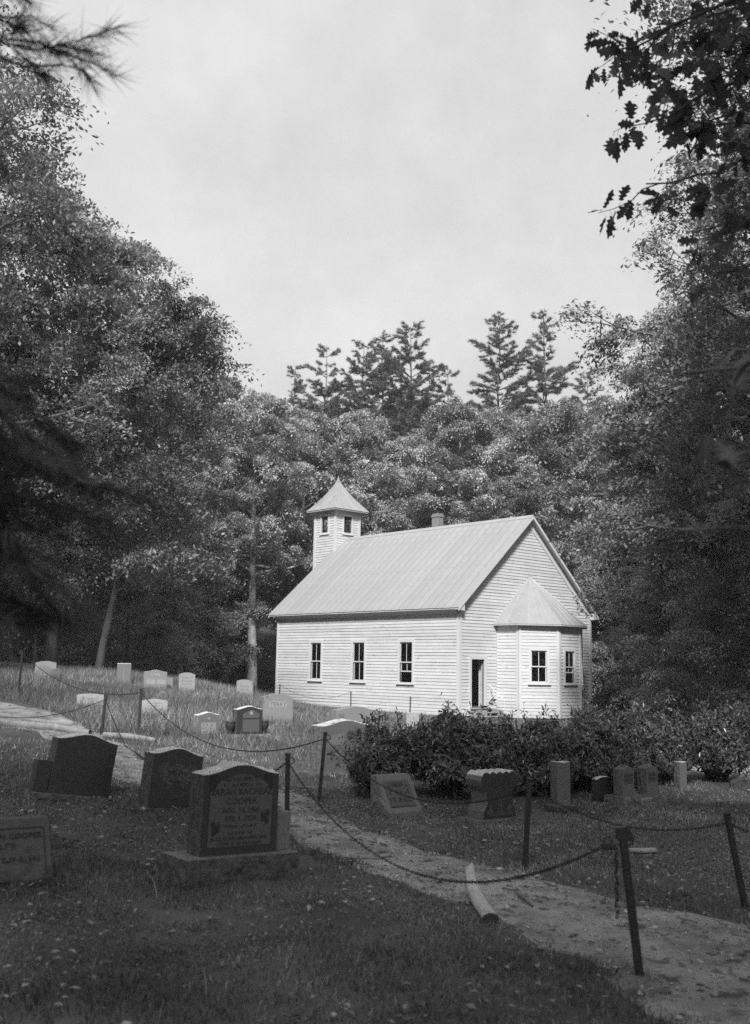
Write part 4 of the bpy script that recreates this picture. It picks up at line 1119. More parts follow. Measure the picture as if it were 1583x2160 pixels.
def conifer(name, seed, H, r0, c0, rad, nwh, nneed, nl, bark, droop=0.0, irregular=.35, needle_w=.009, top=.35, leafmat=None, flatspray=False, bare=.25):
    rs = np.random.RandomState(seed); mb = MB(); tw = []
    TR = [np.array([rs.normal(0, .05), rs.normal(0, .05), -.3 + (H + .3) * k / 10]) for k in range(11)]
    mb.tube(TR, [max(.02, r0 * (1 - .96 * k / 10)) for k in range(11)], 7)
    for i in range(nwh):
        s = (i + .5) / nwh; z = c0 + (H - c0) * s + rs.normal(0, .12)
        base = rad * (1 - s) ** .75 * (1 - .35 * max(0, .25 - s) * 4) + top
        for j in range(rs.randint(4, 7)):
            a = rs.uniform(0, 6.28); ln = base * rs.uniform(1 - irregular, 1 + irregular * .6); e = math.radians(rs.normal(12 + 25 * s - droop * 22, 8))
            P = curve([0, 0, z], [math.cos(a) * math.cos(e), math.sin(a) * math.cos(e), math.sin(e)], ln, 5, rs, .08, (0, 0, .18 - droop * .7))
            mb.tube(P, [max(.008, .045 * (ln / 3) * (1 - .8 * k / 5)) for k in range(6)], 4, caps=False)
            PP = np.array(P); m = max(3, int(ln * 5.5))
            for k in range(m):
                f = bare + (1 - bare) * (k + rs.uniform(0, 1)) / m; q = PP[min(4, int(f * 5))] + (PP[min(5, int(f * 5) + 1)] - PP[min(4, int(f * 5))]) * (f * 5 % 1)
                a2 = a + rs.choice((-1, 1)) * rs.uniform(.3, 1.1); l2 = rs.uniform(.3, .75) * (1.2 - .5 * f) * min(1, ln / 1.8)
                tw.append((q, np.array([math.cos(a2), math.sin(a2), rs.uniform(-.1, .3) - droop * .5]) * l2))
    A0 = np.array([t[0] for t in tw]); DV = np.array([t[1] for t in tw]); pr = np.linalg.norm(DV, axis=1); pr /= pr.sum()
    idx = rs.choice(len(tw), nneed, p=pr); t = rs.uniform(0, 1, (nneed, 1)); A = A0[idx] + DV[idx] * t + rs.normal(0, .02, (nneed, 3))
    d = unit(DV[idx]) * .75 + rs.normal(0, .55, (nneed, 3)) * (np.array([1, 1, .25]) if flatspray else 1) + np.array([0, 0, .22 if not flatspray else -.1])
    T = A + unit(d) * (nl * rs.uniform(.6, 1.25, nneed))[:, None]
    v = rs.uniform(.75, 1.25, len(tw))[idx] * rs.uniform(.75, 1.25, nneed)
    crown = needle_mesh(name + '_crown', A, T, needle_w, v, leafmat or M['needle'])
    trunk = mb.mesh(name + '_trunk', smooth=True); trunk.materials.append(bark)
    return trunk, crown

KIND = {}
KIND['oak'] = ('oak_tree', 'oak', *deciduous('oak', 11, 20, .42, 4.6, 8.0, 37, 92000, .15, .84, M['bark'], M['leaf_oak'], .30))
KIND['oak_b'] = ('oak_tree', 'oak', *deciduous('oak_b', 23, 17, .34, 5.2, 6.2, 33, 86000, .14, .70, M['bark'], M['leaf_oak'], .42))
KIND['oak_near'] = ('oak_tree', 'oak', *deciduous('oak_near', 29, 17, .30, 5.6, 6.0, 28, 140000, .09, .80, M['bark'], M['leaf_oak'], .42))
KIND['maple'] = ('maple_tree', 'maple', *deciduous('maple', 37, 18.5, .33, 6.6, 4.6, 31, 80000, .165, .62, M['barkpale'], M['leaf_maple'], .45))
KIND['maple_b'] = ('maple_tree', 'maple', *deciduous('maple_b', 41, 17, .24, 4.2, 4.9, 32, 80000, .165, .64, M['bark'], M['leaf_maple'], .40))
KIND['under'] = ('understory_tree', 'tree', *deciduous('understory', 53, 10.5, .15, .9, 4.0, 26, 62000, .14, .78, M['bark'], M['leaf_under'], .30, flat=.30, low=.3))
KIND['lean'] = ('leaning_tree', 'tree', *deciduous('leaning', 59, 15, .16, 3.0, 4.6, 26, 60000, .145, .80, M['bark'], M['leaf_under'], .32, flat=.30, lean=(.16, .02), low=.3))
KIND['pine'] = ('pine_tree', 'pine', *conifer('pine', 61, 26, .30, 6.5, 5.2, 30, 165000, .27, M['bark'], 0.12, .55, .016, top=.6))
KIND['pine_b'] = ('pine_tree', 'pine', *conifer('pine_b', 67, 26, .27, 7.0, 4.0, 24, 100000, .27, M['bark'], .15, .6, .016, top=.5))
KIND['hemlock'] = ('hemlock_tree', 'hemlock', *conifer('hemlock', 71, 13, .20, .7, 3.4, 30, 100000, .13, M['bark'], .55, .3, .013, flatspray=True, bare=.1))

def tree(kind, x, y, s, rz, label, group=None, sz=None, sink=.1):
    nm, cat, tr, cr_ = KIND[kind]
    r_ = empty(nm, (x, y, gz(x, y) - sink), (0, 0, R(rz))); r_.scale = (s, s, sz or s)
    link('trunk', tr, None, r_); link('crown', cr_, None, r_)
    tag(r_, label, cat, group); return r_

# left of the clearing
tree('oak', -16.4, 31.5, 1.1, 60, 'big spreading oak at left, its limbs reaching over the gravestones')
tree('lean', -9.35, 35.0, .92, -8, 'leaning slim-trunked tree rising behind the flat-topped slab')
tree('under', -9.7, 41.0, .88, 70, 'low leafy tree with tiered sprays behind the two-panel gravestone')
tree('under', -12.6, 37.5, 1.0, 200, 'low leafy tree at the left edge behind the far left gravestone')
tree('maple_b', -11.6, 37.0, 1.05, 120, 'tall leafy tree behind the leaning tree')
tree('oak_b', -16.2, 35.5, 1.18, 150, 'dark tall oak behind the big spreading one at left')
tree('maple', -6.9, 59.0, 1.0, 200, 'tall maple with pale forked trunk left of the church')
tree('maple', -10.3, 55.0, .80, 130, 'slim pale-trunked maple right of the low leafy tree', sz=.9)
tree('maple', -8.9, 62.0, .74, 250, 'slim dark-shaded maple beside the pale forked one', sz=.86)
tree('under', -11.5, 52.0, 1.1, 300, 'leafy understory tree in the gap left of the slim maples')
tree('maple_b', -10.5, 64.5, 1.22, 40, 'broad rounded tree on the skyline left of the belfry')
# behind the church
for x, y, k, s, rz, lab in ((-4.6, 67, 'maple_b', 1.12, 10, 'leafy tree directly left of the belfry roof'), (-1.4, 69, 'maple', 1.06, 80, 'leafy tree just right of the belfry'),
                            (1.9, 66, 'maple_b', 1.02, 200, 'leafy tree behind the far part of the church ridge'), (5.4, 68, 'maple', 1.10, 310, 'leafy tree behind the chimney'),
                            (8.6, 66, 'maple_b', 1.03, 150, 'leafy tree behind the middle of the church ridge'), (11.6, 65, 'maple', 1.08, 30, 'leafy tree behind the near gable peak'),
                            (14.4, 63, 'oak_b', 1.12, 220, 'tall dark-trunked tree right of the gable peak'), (-3.6, 64.5, 'under', .95, 0, 'low leafy tree beside the belfry at its left'),
                            (3.4, 61.5, 'under', 1.0, 140, 'low leafy tree showing just above the roof ridge'), (12.9, 55.5, 'under', .9, 260, 'low leafy tree behind the right rake of the roof')):
    tree(k, x, y, s, rz, lab)
for x, y, k, s, rz, lab in ((-4.3, 82, 'pine_b', 1.0, 0, 'slender pine on the skyline above the belfry'), (-1.2, 81, 'pine', 1.0, 60, 'pine left of the double pine top on the skyline'),
                            (.4, 84, 'pine', 1.04, 150, 'left of the two tallest pines above the church roof'), (2.8, 82, 'pine', 1.08, 240, 'right of the two tallest pines above the church roof'),
                            (9.9, 80, 'pine', 1.1, 330, 'broad pine on the skyline above the gable'), (13.6, 80, 'pine_b', 1.12, 90, 'narrow bare-stemmed pine right of the broad pine'),
                            (16.9, 79, 'pine', .92, 200, 'pine furthest right on the skyline, half hidden by leafy crowns'), (-7.2, 86, 'pine_b', .94, 250, 'pine furthest left on the skyline, half hidden by leafy crowns'),
                            (6.0, 84, 'pine_b', .96, 30, 'small pine between the two pine groups on the skyline')):
    tree(k, x, y, s, rz, lab)
# right of the church
for x, y, k, s, rz, lab in ((14.2, 58, 'hemlock', 1.15, 0, 'hemlock with drooping sprays behind the church gable'), (13.6, 47.5, 'hemlock', .86, 120, 'dark hemlock at the right corner of the church'),
                            (16.0, 53, 'maple_b', 1.02, 40, 'tall leafy tree right of the gable peak'), (12.3, 37.0, 'maple_b', .98, 100, 'tall leafy tree filling the right side of the picture'),
                            (12.3, 41.0, 'under', .62, 0, 'low leafy bush-like tree touching the church corner'), (15.2, 40.5, 'oak_b', 1.1, 30, 'tall oak behind the right-hand trees'),
                            (11.6, 29.0, 'oak_b', 1.08, 190, 'tall oak on the right edge of the picture'), (10.6, 33.5, 'under', .74, 220, 'low dark leafy tree at right above the hedge'),
                            (10.9, 36.0, 'hemlock', .26, 20, 'small pale young conifer right of the church'), (11.0, 17.0, 'oak_near', 1.2, 75, 'oak at right whose branches fill the upper right'),
                            (11.6, 29.5, 'under', .6, 310, 'low leafy tree at the right edge beyond the drive')):
    tree(k, x, y, s, rz, lab)
# the woods beyond: trees nothing tells apart
rs = np.random.RandomState(8); nfill = 0
def fill(xs, ys, kinds, label, group, jit=1.6, gain=1.0):
    for y in ys:
        for x in xs(y):
            xx, yy = x + rs.uniform(-jit, jit), y + rs.uniform(-jit, jit)
            k = kinds[rs.randint(len(kinds))]; s = rs.uniform(.85, 1.12) * gain
            tree(k, xx, yy, s, rs.uniform(0, 360), label, group)
fill(lambda y: np.arange(-.45 * y, .48 * y, 6.2), (75, 90, 98, 107), ('maple', 'maple_b', 'oak_b', 'maple_b'), 'tree in the dense woods behind the church', 'trees in the dense woods behind the church', gain=1.12)
fill(lambda y: np.arange(-.42 * y - 6, -15, 5.5), (24, 31, 38, 46, 54, 62), ('under', 'maple_b', 'oak_b', 'under'), 'tree in the dark woods at left', 'trees in the dark woods at left', 1.2)
fill(lambda y: np.arange(17.5, .42 * y + 8, 5.5), (33, 42, 50, 58, 66), ('under', 'maple_b', 'hemlock', 'under'), 'tree in the dark woods at right', 'trees in the dark woods at right', 1.2)
fill(lambda y: np.arange(-16, -8, 5.0), (58, 68), ('under', 'under'), 'understory tree deep in the woods left of the church', 'understory trees deep in the woods left of the church', 1.0)
# the trees the photographer stands under
for x, y, k, s, rz in ((-8.6, -2.5, 'oak', .86, 40), (7.4, -2.6, 'oak', .84, 200), (-.5, -5.5, 'oak', .92, 90), (10.9, 9.6, 'oak_near', 1.05, 250), (-13.0, 8.0, 'oak_b', .95, 60), (-15.5, 17.5, 'oak_b', 1.0, 130)):
    tree(k, x, y, s, rz, 'tall oak of the grove shading the foreground', 'oaks of the grove shading the foreground')

# ------------------------------------------------------------------ near pine boughs at left
def bough(P, rs, side_n, twig_l, needles, nl, rad=.0065, f0=.5, f1=1.0):
    """returns tube list and needle arrays for one branch with side twigs"""
    P = [np.array(p, float) for p in P]; tubes = [(P, [rad * (1 - .7 * k / (len(P) - 1)) for k in range(len(P))])]; A = []; T = []
    cum = np.r_[0, np.cumsum([np.linalg.norm(P[i + 1] - P[i]) for i in range(len(P) - 1)])]
    PP = np.array(P); at = lambda f: np.array([np.interp(f * cum[-1], cum, PP[:, k]) for k in range(3)])
    def needles_on(Q, n, start=.2):
        Q = np.array(Q); c = np.r_[0, np.cumsum(np.linalg.norm(np.diff(Q, axis=0), axis=1))]
        t = rs.uniform(start, 1, n) * c[-1]; B = np.c_[[np.interp(t, c, Q[:, k]) for k in range(3)]].T
        d = unit(Q[-1] - Q[0]); dd = unit(d * .8 + rs.normal(0, .5, (n, 3)) + np.array([0, 0, -.18]))
        A.append(B); T.append(B + dd * (nl * rs.uniform(.7, 1.2, n))[:, None])
    needles_on(P, int(needles * cum[-1] * f1), f0)
    for k in range(side_n):
        f = f0 + (.96 - f0) * (k + rs.uniform(0, 1)) / side_n; q = at(f); d = unit(at(min(1, f + .05)) - at(f - .05))
        sd_ = unit(np.cross(d, [0, 0, 1])) * rs.choice((-1, 1)); dr = unit(d * .8 + sd_ * rs.uniform(.3, .9) + np.array([0, 0, rs.uniform(-.4, .15)]))
        Q = curve(q, dr, twig_l * rs.uniform(.6, 1.2), 4, rs, .12, (0, 0, .1)); tubes.append((Q, [rad * .45, rad * .4, rad * .3, rad * .25, rad * .15])); needles_on(Q, needles, .3)
    return tubes, A, T
px_ = -3.1; py_ = 2.5
pine = empty('pine_tree', (0, 0, 0)); tag(pine, 'near pine at left edge, its blurred needle boughs hanging into the picture', 'pine')
MB().tube([(px_, py_, gz(px_, py_) - .2), (px_ + .03, py_, 2), (px_, py_ + .05, 4), (px_ + .05, py_, 8), (px_, py_, 14)], [.17, .14, .12, .09, .02], 8).build('trunk', M['bark'], pine, smooth=True)
rs = np.random.RandomState(77)
BO = [  # (points, side twigs, twig length, needles per twig, first leafy point along the branch)
    ([(px_, py_, 3.25), (-1.9, 2.65, 3.36), (-1.25, 2.72, 3.36), (-1.02, 2.76, 3.33), (-.88, 2.76, 3.37), (-.79, 2.76, 3.41)], 2, .10, 60, .82),
    ([(-1.9, 2.65, 3.36), (-1.02, 2.75, 3.35), (-.93, 2.76, 3.32), (-.84, 2.77, 3.29), (-.79, 2.77, 3.25)], 2, .12, 70, .72),
    ([(-1.25, 2.72, 3.33), (-1.05, 2.75, 3.27), (-.95, 2.77, 3.29), (-.88, 2.78, 3.28)], 1, .1, 60, .5),
    ([(px_, py_, 3.55), (-1.8, 2.7, 3.48), (-1.2, 2.75, 3.42), (-1.05, 2.76, 3.44), (-.98, 2.78, 3.41)], 2, .10, 60, .78),
    ([(-1.3, 2.7, 3.38), (-1.12, 2.75, 3.37), (-1.0, 2.75, 3.39)], 1, .10, 60, .3),
    ([(-1.8, 2.7, 3.48), (-1.3, 2.7, 3.47), (-1.07, 2.75, 3.49)], 2, .10, 60, .7)]
for zz, xe, ze, nn in ((2.75, -.86, 2.28, 9), (2.6, -.95, 2.12, 10), (2.45, -.78, 2.02, 12), (2.35, -.90, 1.92, 12), (2.2, -.84, 1.80, 11), (2.1, -1.0, 1.72, 11), (1.95, -.92, 1.66, 9), (2.5, -1.12, 2.35, 8), (2.3, -1.05, 2.05, 10), (2.15, -1.1, 1.9, 10), (2.0, -1.05, 1.78, 9), (2.4, -1.0, 2.2, 9), (2.25, -.95, 1.98, 9)):
    yy = rs.uniform(2.6, 3.3); xe *= yy / 2.75
    BO.append(([(px_, py_, zz + .15), (-2.2, yy - .1, zz + .1), (-1.55, yy, (zz + ze) / 2 + .12), (xe, yy + rs.uniform(-.1, .1), ze)], nn + 4, .34, 240, .5))
for P, sn, tl, nd, ff in BO:
    tubes, A, T = bough(P, rs, sn, tl, nd, .105, f0=ff, f1=1.6 if ff > .6 else .6, rad=.0045 if len(P) > 4 or ff != .5 else .006)
    mb = MB()
    for q, rr in tubes: mb.tube(q, rr, 5, caps=False)
    br = mb.build('branch', M['bark'], pine, smooth=True)
    A = np.concatenate(A); T = np.concatenate(T)
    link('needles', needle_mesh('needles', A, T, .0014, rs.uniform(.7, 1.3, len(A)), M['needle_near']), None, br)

# ------------------------------------------------------------------ near oak leaves at right
def oak_leaf():
    out = [(0, 0)]
    lob = [(.05, .10), (.16, .17), (.08, .24), (.26, .36), (.13, .44), (.33, .60), (.16, .66), (.26, .82), (.12, .84), (.06, 1.0)]
    L_ = [(x * .95, y) for x, y in lob]
    rim = L_ + [(0, 1.02)] + [(-x, y) for x, y in L_[::-1]]
    mid = [(0, .12), (0, .3), (0, .5), (0, .7), (0, .9)]
    V = [(0, -.22, .0), (.012, -.22, .0), (.012, 0.02, 0), (-.012, 0.02, 0)]   # stalk
    F = [(0, 1, 2, 3)]
    b = len(V)
    bend = lambda x, y: -.22 * y * y + .5 * x * x + .04 * math.sin(7 * y + 9 * x)
    V += [(x, y, bend(x, y)) for x, y in rim]; m0 = len(V); V += [(x, y, bend(x, y) - .01) for x, y in mid]
    n = len(rim)
    def near(y): return m0 + min(range(5), key=lambda i: abs(mid[i][1] - y))
    for i in range(n - 1):
        a, c = near(rim[i][1]), near(rim[i + 1][1])
        F.append((b + i, b + i + 1, a)); 
        if a != c: F.append((b + i + 1, c, a))
    F.append((b + n - 1, b, m0))
    me = bpy.data.meshes.new('leaf'); me.from_pydata(V, [], F); me.polygons.foreach_set('use_smooth', [True] * len(F)); me.update(); me.materials.append(M['leaf_near'])
    return me
OL = oak_leaf()
near_oak = empty('oak_tree', (4.9, 3.6, gz(4.9, 3.6))); tag(near_oak, 'near oak at right edge, big lobed leaves hanging at top right', 'oak')
MB().tube([(0, 0, -.3), (.05, 0, 2), (-.05, .1, 4.5), (.1, 0, 8), (0, 0, 12)], [.30, .24, .2, .14, .03], 10).build('trunk', M['bark'], near_oak, smooth=True)
rs = np.random.RandomState(99)
O_ = np.array([4.9, 3.6, gz(4.9, 3.6)])
def leafy_branch(P, nt, tl, nleaf, size, droop=.6, f0=.5, every=1):
    P = np.array(P, float); tt = np.linspace(0, 1, 13); P = np.c_[[np.interp(tt * (len(P) - 1), np.arange(len(P)), P[:, k]) for k in range(3)]].T
    P[2:] += np.cumsum(rs.normal(0, .035, (11, 3)), axis=0) * .8; P = list(P); n = len(P) - 1
    mb = MB().tube([p - O_ for p in P], [.022 * (1 - .85 * k / n) + .002 for k in range(n + 1)], 6, caps=False)
    spots = []
    PP = np.array(P); c = np.r_[0, np.cumsum(np.linalg.norm(np.diff(PP, axis=0), axis=1))]
    for k in range(nt):
        f = (f0 + (.99 - f0) * (k + rs.uniform(0, 1)) / nt) * c[-1]; q = np.array([np.interp(f, c, PP[:, j]) for j in range(3)])
        d = unit(PP[-1] - PP[-2]) * .6 + rs.normal(0, .6, 3) + np.array([0, 0, -.15])
        Q = curve(q, d, tl * rs.uniform(.5, 1.2), 4, rs, .25, (0, 0, -.15)); mb.tube([p - O_ for p in Q], [.006, .005, .004, .003, .002], 4, caps=False)
        for w in range(nleaf):
            g = rs.uniform(.35, 1); i = min(3, int(g * 4)); spots.append(Q[i] + (Q[i + 1] - Q[i]) * (g * 4 - i))
    br = mb.build('branch', M['bark'], near_oak, smooth=True)
    joined = MB()
    for si, s in enumerate(spots):
        d = Vector(rs.normal(0, .6, 3)) + Vector((-.15, -.05, -droop)); d.normalize()
        up = Vector(rs.normal(0, .7, 3)) + Vector((0, -.35, .6)); z_ = (up - d * up.dot(d)).normalized(); x_ = d.cross(z_)
        sc = size * rs.uniform(.72, 1.2)
        pos = Vector(s) - Vector(O_) + d * sc * .2
        mtx = Matrix(((x_.x, d.x, z_.x, pos.x), (x_.y, d.y, z_.y, pos.y), (x_.z, d.z, z_.z, pos.z), (0, 0, 0, 1))) @ Matrix.Diagonal((sc, sc, sc, 1))
        if si % every == 0:
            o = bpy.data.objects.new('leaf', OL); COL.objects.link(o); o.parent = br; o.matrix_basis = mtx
        else:
            joined.add([mtx @ v.co for v in OL.vertices], [tuple(p.vertices) for p in OL.polygons])
    if joined.v:
        o = joined.build('foliage', M['leaf_near'], br, smooth=True); o['kind'] = 'stuff'
leafy_branch([(4.9, 3.6, 4.2), (3.8, 4.9, 5.6), (2.9, 6.1, 6.25), (2.1, 6.6, 6.15), (1.78, 6.6, 5.9)], 18, .5, 9, .165, every=4)
leafy_branch([(4.9, 3.6, 4.0), (3.9, 5.0, 5.2), (2.9, 6.2, 5.75), (2.2, 6.7, 5.7), (1.76, 6.7, 5.5)], 18, .42, 9, .165, every=4)
leafy_branch([(4.9, 3.6, 3.6), (3.9, 5.2, 4.8), (3.0, 6.4, 5.3), (2.5, 6.9, 5.2), (1.95, 7.0, 5.1)], 15, .42, 8, .155, every=4)
leafy_branch([(4.9, 3.6, 4.4), (3.9, 5.2, 5.9), (3.2, 6.2, 6.3), (2.6, 6.5, 6.1), (2.1, 6.5, 5.9)], 18, .45, 9, .165, every=4)
leafy_branch([(4.9, 3.6, 3.8), (4.2, 5.6, 5.0), (3.5, 6.9, 5.6), (2.9, 7.2, 5.5), (2.3, 7.3, 5.5)], 18, .45, 9, .165, every=4)
leafy_branch([(4.9, 3.6, 3.4), (4.2, 5.6, 4.4), (3.5, 6.9, 4.8), (3.0, 7.2, 4.75), (2.6, 7.3, 4.7)], 14, .42, 8, .155, every=4)
leafy_branch([(4.9, 3.6, 4.3), (4.0, 5.4, 5.8), (3.3, 6.6, 6.5), (2.6, 7.0, 6.5), (1.91, 7.1, 6.3)], 20, .5, 10, .16, every=5)
leafy_branch([(4.9, 3.6, 4.0), (4.2, 5.6, 5.4), (3.5, 7.0, 6.0), (2.9, 7.4, 5.95), (2.25, 7.5, 5.8)], 20, .5, 10, .16, every=5)
leafy_branch([(4.9, 3.6, 3.7), (4.3, 5.8, 4.9), (3.6, 7.2, 5.35), (3.1, 7.5, 5.25), (2.55, 7.6, 5.15)], 18, .5, 10, .155, every=5)
leafy_branch([(4.9, 3.6, 2.6), (2.9, 3.5, 3.0), (1.9, 3.4, 2.85), (1.42, 3.35, 2.62), (1.10, 3.3, 2.55)], 7, .22, 3, .15, .9)
leafy_branch([(4.9, 3.6, 2.3), (2.8, 3.4, 2.55), (1.8, 3.3, 2.38), (1.3, 3.25, 2.2), (1.03, 3.2, 2.14)], 7, .22, 3, .15, .9)

# ------------------------------------------------------------------ bushes
def bush_mesh(seed, n, tall):
    rs = np.random.RandomState(seed); mb = MB(); tips = []
    for k in range(26):
        a = rs.uniform(0, 6.28); sp = rs.uniform(.15, 1.0)
        P = curve([rs.normal(0, .05), rs.normal(0, .05), -.05], [math.cos(a) * sp, math.sin(a) * sp, 1.15], rs.uniform(.75, 1.1), 6, rs, .13, (math.cos(a) * .25, math.sin(a) * .25, -.05))
        mb.tube(P, [.014 * (1 - .75 * i / 6) for i in range(7)], 4, caps=False)
        for j in range(9):
            i = rs.randint(1, 7); a2 = rs.uniform(0, 6.28)
            Q = curve(P[i], [math.cos(a2), math.sin(a2), rs.uniform(-.1, .9)], rs.uniform(.10, .26), 2, rs, .2); mb.tube(Q, [.004, .003, .002], 3, caps=False); tips.append(Q[2]); tips.append(Q[1])
    for k in range(tall):
        a = rs.uniform(0, 6.28); P = curve([math.cos(a) * .25, math.sin(a) * .25, .7], [math.cos(a) * .2, math.sin(a) * .2, 1], rs.uniform(.3, .48), 5, rs, .12)
        mb.tube(P, [.006, .005, .005, .004, .003, .002], 4, caps=False); tips += P[2:]
    tp = np.array(tips); idx = rs.randint(0, len(tp), n)
    D = rs.normal(0, .6, (n, 3)) + np.array([0, 0, .15]); N = np.array([0, 0, 1.0]) + rs.normal(0, .5, (n, 3))
    C = tp[idx] + unit(D) * .045 + rs.normal(0, .025, (n, 3))
    m = int(n * (.72 if tall < 3 else .35))                      # the clipped, rounded outer shell
    u = unit(rs.normal(0, 1, (m, 3))); u[:, 2] = np.abs(u[:, 2]) * 1.1 - .28
    lump = 1 + .10 * np.sin(u[:, 0] * 7 + seed) * np.sin(u[:, 1] * 6) + .07 * np.sin(u[:, 2] * 11 + u[:, 0] * 5)
    C[:m] = np.c_[u[:, 0] * .52, u[:, 1] * .52, .42 + u[:, 2] * .60] * lump[:, None] * rs.uniform(.80, 1.04, (m, 1)) + rs.normal(0, .018, (m, 3))
    N[:m] = u + np.array([0, 0, .6]) + rs.normal(0, .45, (m, 3)); D[:m] = unit(np.cross(N[:m], rs.normal(0, 1, (m, 3)))) + u * .35
    C[:, 2] = np.maximum(C[:, 2], .03)
    L = .085 * rs.uniform(.6, 1.25, n); me = leaf_mesh('foliage', C, D, N, L, L * .34, rs.uniform(.6, 1.4, n), M['leaf_bush'], .12)
    st = mb.mesh('stem', smooth=True); st.materials.append(M['bark']); return st, me
BU = [bush_mesh(3, 8000, 4), bush_mesh(6, 11000, 1), bush_mesh(9, 11000, 0)]
for x, y, w, h, k, rz, lab in ((.12, 12.35, .76, .86, 0, 0, 'first bush at left with tall shoots behind the slanted gravestone'), (.95, 12.65, .92, 1.04, 1, 40, 'large rounded evergreen bush in front of the church door'),
                               (1.62, 12.95, .74, .93, 2, 190, 'evergreen bush just right of the large rounded one'), (2.16, 12.95, .78, .97, 1, 130, 'evergreen bush behind the tall narrow gravestone'),
                               (2.74, 13.35, .80, .98, 2, 10, 'evergreen bush behind the thin dark gravestone'), (3.28, 13.75, .78, 1.04, 1, 250, 'evergreen bush behind the twin gravestones'),
                               (3.74, 14.3, .72, 1.0, 2, 80, 'evergreen bush left of the narrow pillar gravestone'), (4.22, 14.8, .66, .98, 1, 330, 'last evergreen bush of the hedge, behind the narrow pillar gravestone'), (5.02, 15.1, .85, 1.0, 0, 100, 'separate vase-shaped bush before the pale drive at right')):
    b = empty('shrub', (x, y, gz(x, y) - .02), (0, 0, R(rz))); b.scale = (w, w, h); tag(b, lab, 'shrub', 'evergreen bushes of the churchyard hedge')
    link('stem', BU[k][0], None, b); link('foliage', BU[k][1], None, b)
# ------------------------------------------------------------------ grass, litter, gravel
rs = np.random.RandomState(42)
_ng = np.random.RandomState(4).uniform(0, 1, (128, 128))
def vnoise(x, y, s):
    u, w = x * s, y * s; i, j = np.floor(u).astype(int), np.floor(w).astype(int); f, g = u - i, w - j
    f, g = f * f * (3 - 2 * f), g * g * (3 - 2 * g); q = lambda a, b: _ng[a % 128, b % 128]
    return (q(i, j) * (1 - f) + q(i + 1, j) * f) * (1 - g) + (q(i, j + 1) * (1 - f) + q(i + 1, j + 1) * f) * g
CC, SS = math.cos(.7379), math.sin(.7379)
def in_church(x, y):
    a, b = x - 3.669, y - 43.4403; u, w = a * CC + b * SS, -a * SS + b * CC
    return (u > -.1) & (u < CW + .1) & (w > -.1) & (w < CL + 2)
def scatter(n, y0, y1, keep, spread=.42, pad=1.2):
    y = np.sqrt(rs.uniform(y0 ** 2, y1 ** 2, n)); x = rs.uniform(-1, 1, n) * (spread * y + pad)
    ok = keep(x, y) & ~in_church(x, y); return x[ok], y[ok]
def edge_keep(x, y, poly, depth=.06):
    depth = depth + .34 * np.maximum(0, vnoise(x, y, 2.1) - .45) * 2
    a = inside(poly, x, y); b = inside(poly, x + .10 * (vnoise(x, y, 3) - .5) + depth, y) & inside(poly, x - depth, y + .1 * (vnoise(y, x, 3) - .5)) & inside(poly, x, y + depth) & inside(poly, x, y - depth)
    return ~(a & b)
def grass(name, label, x, y, h, w, bend, material, two=True, vmul=None):
    n = len(x); z = ground_np(x, y) - .004; a = rs.uniform(0, 6.28, n); dx, dy = np.cos(a), np.sin(a)
    b = rs.uniform(0, 6.28, n); bx, by = np.cos(b) * bend * h, np.sin(b) * bend * h
    P0 = np.c_[x - dx * w / 2, y - dy * w / 2, z]; P1 = np.c_[x + dx * w / 2, y + dy * w / 2, z]
    T = np.c_[x + bx, y + by, z + h * np.sqrt(np.maximum(.1, 1 - bend ** 2 * .8))]
    v = rs.gamma(4, .25, n) * (.35 + .75 * vnoise(x, y, .9) + .6 * vnoise(x + 9, y + 3, 3.3)) * (1 if vmul is None else vmul)
    if two:
        Mx = np.c_[x + bx * .35, y + by * .35, z + h * .58]; M0 = Mx - np.c_[dx * w / 2.6, dy * w / 2.6, 0 * x]; M1 = Mx + np.c_[dx * w / 2.6, dy * w / 2.6, 0 * x]
        V = np.stack([P0, P1, M1, T, M0], 1).reshape(-1, 3); i = np.arange(n)[:, None] * 5
        F = np.concatenate([i + np.array([[0, 1, 2]]), i + np.array([[0, 2, 4]]), i + np.array([[4, 2, 3]])]); rep = 5
    else:
        V = np.stack([P0, P1, T], 1).reshape(-1, 3); F = np.arange(3 * n).reshape(n, 3); rep = 3
    me = mesh_np(name, V, F); add_attr(me, 'v', np.repeat(v, rep)); o = link(name, me, material); tag(o, label, 'grass', kind='stuff'); return o
NEARX, NEARY = np.array([q[0] for q in NEAR]), np.array([q[1] for q in NEAR])
kp = lambda x, y: edge_keep(x, y, PATHPOLY) & ~inside(DRIVEPOLY, x, y)
x, y = scatter(270000, 3.3, 13, lambda x, y: kp(x, y) & (vnoise(x, y, 1.1) + .5 * vnoise(x, y, 4.2) > .42) & (rs.uniform(0, 1, len(x)) < .3 + 1.1 * vnoise(x, y, 2.3)))
far_side = y > np.interp(x, NEARX, NEARY); xl, yl = x[far_side], y[far_side]; x, y = x[~far_side], y[~far_side]
lush = vnoise(xl, yl, .7)
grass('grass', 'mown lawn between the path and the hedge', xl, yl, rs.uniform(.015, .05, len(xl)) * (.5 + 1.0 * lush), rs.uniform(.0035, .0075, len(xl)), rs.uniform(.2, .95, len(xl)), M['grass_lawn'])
lush = vnoise(x, y, .7)
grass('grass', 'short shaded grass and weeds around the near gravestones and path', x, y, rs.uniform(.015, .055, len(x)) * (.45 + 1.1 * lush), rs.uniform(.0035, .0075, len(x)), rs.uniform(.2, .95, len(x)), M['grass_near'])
x, y = scatter(1500, 3.6, 12, lambda x, y: kp(x, y) & (vnoise(x, y, 1.6) > .55))   # longer single stems
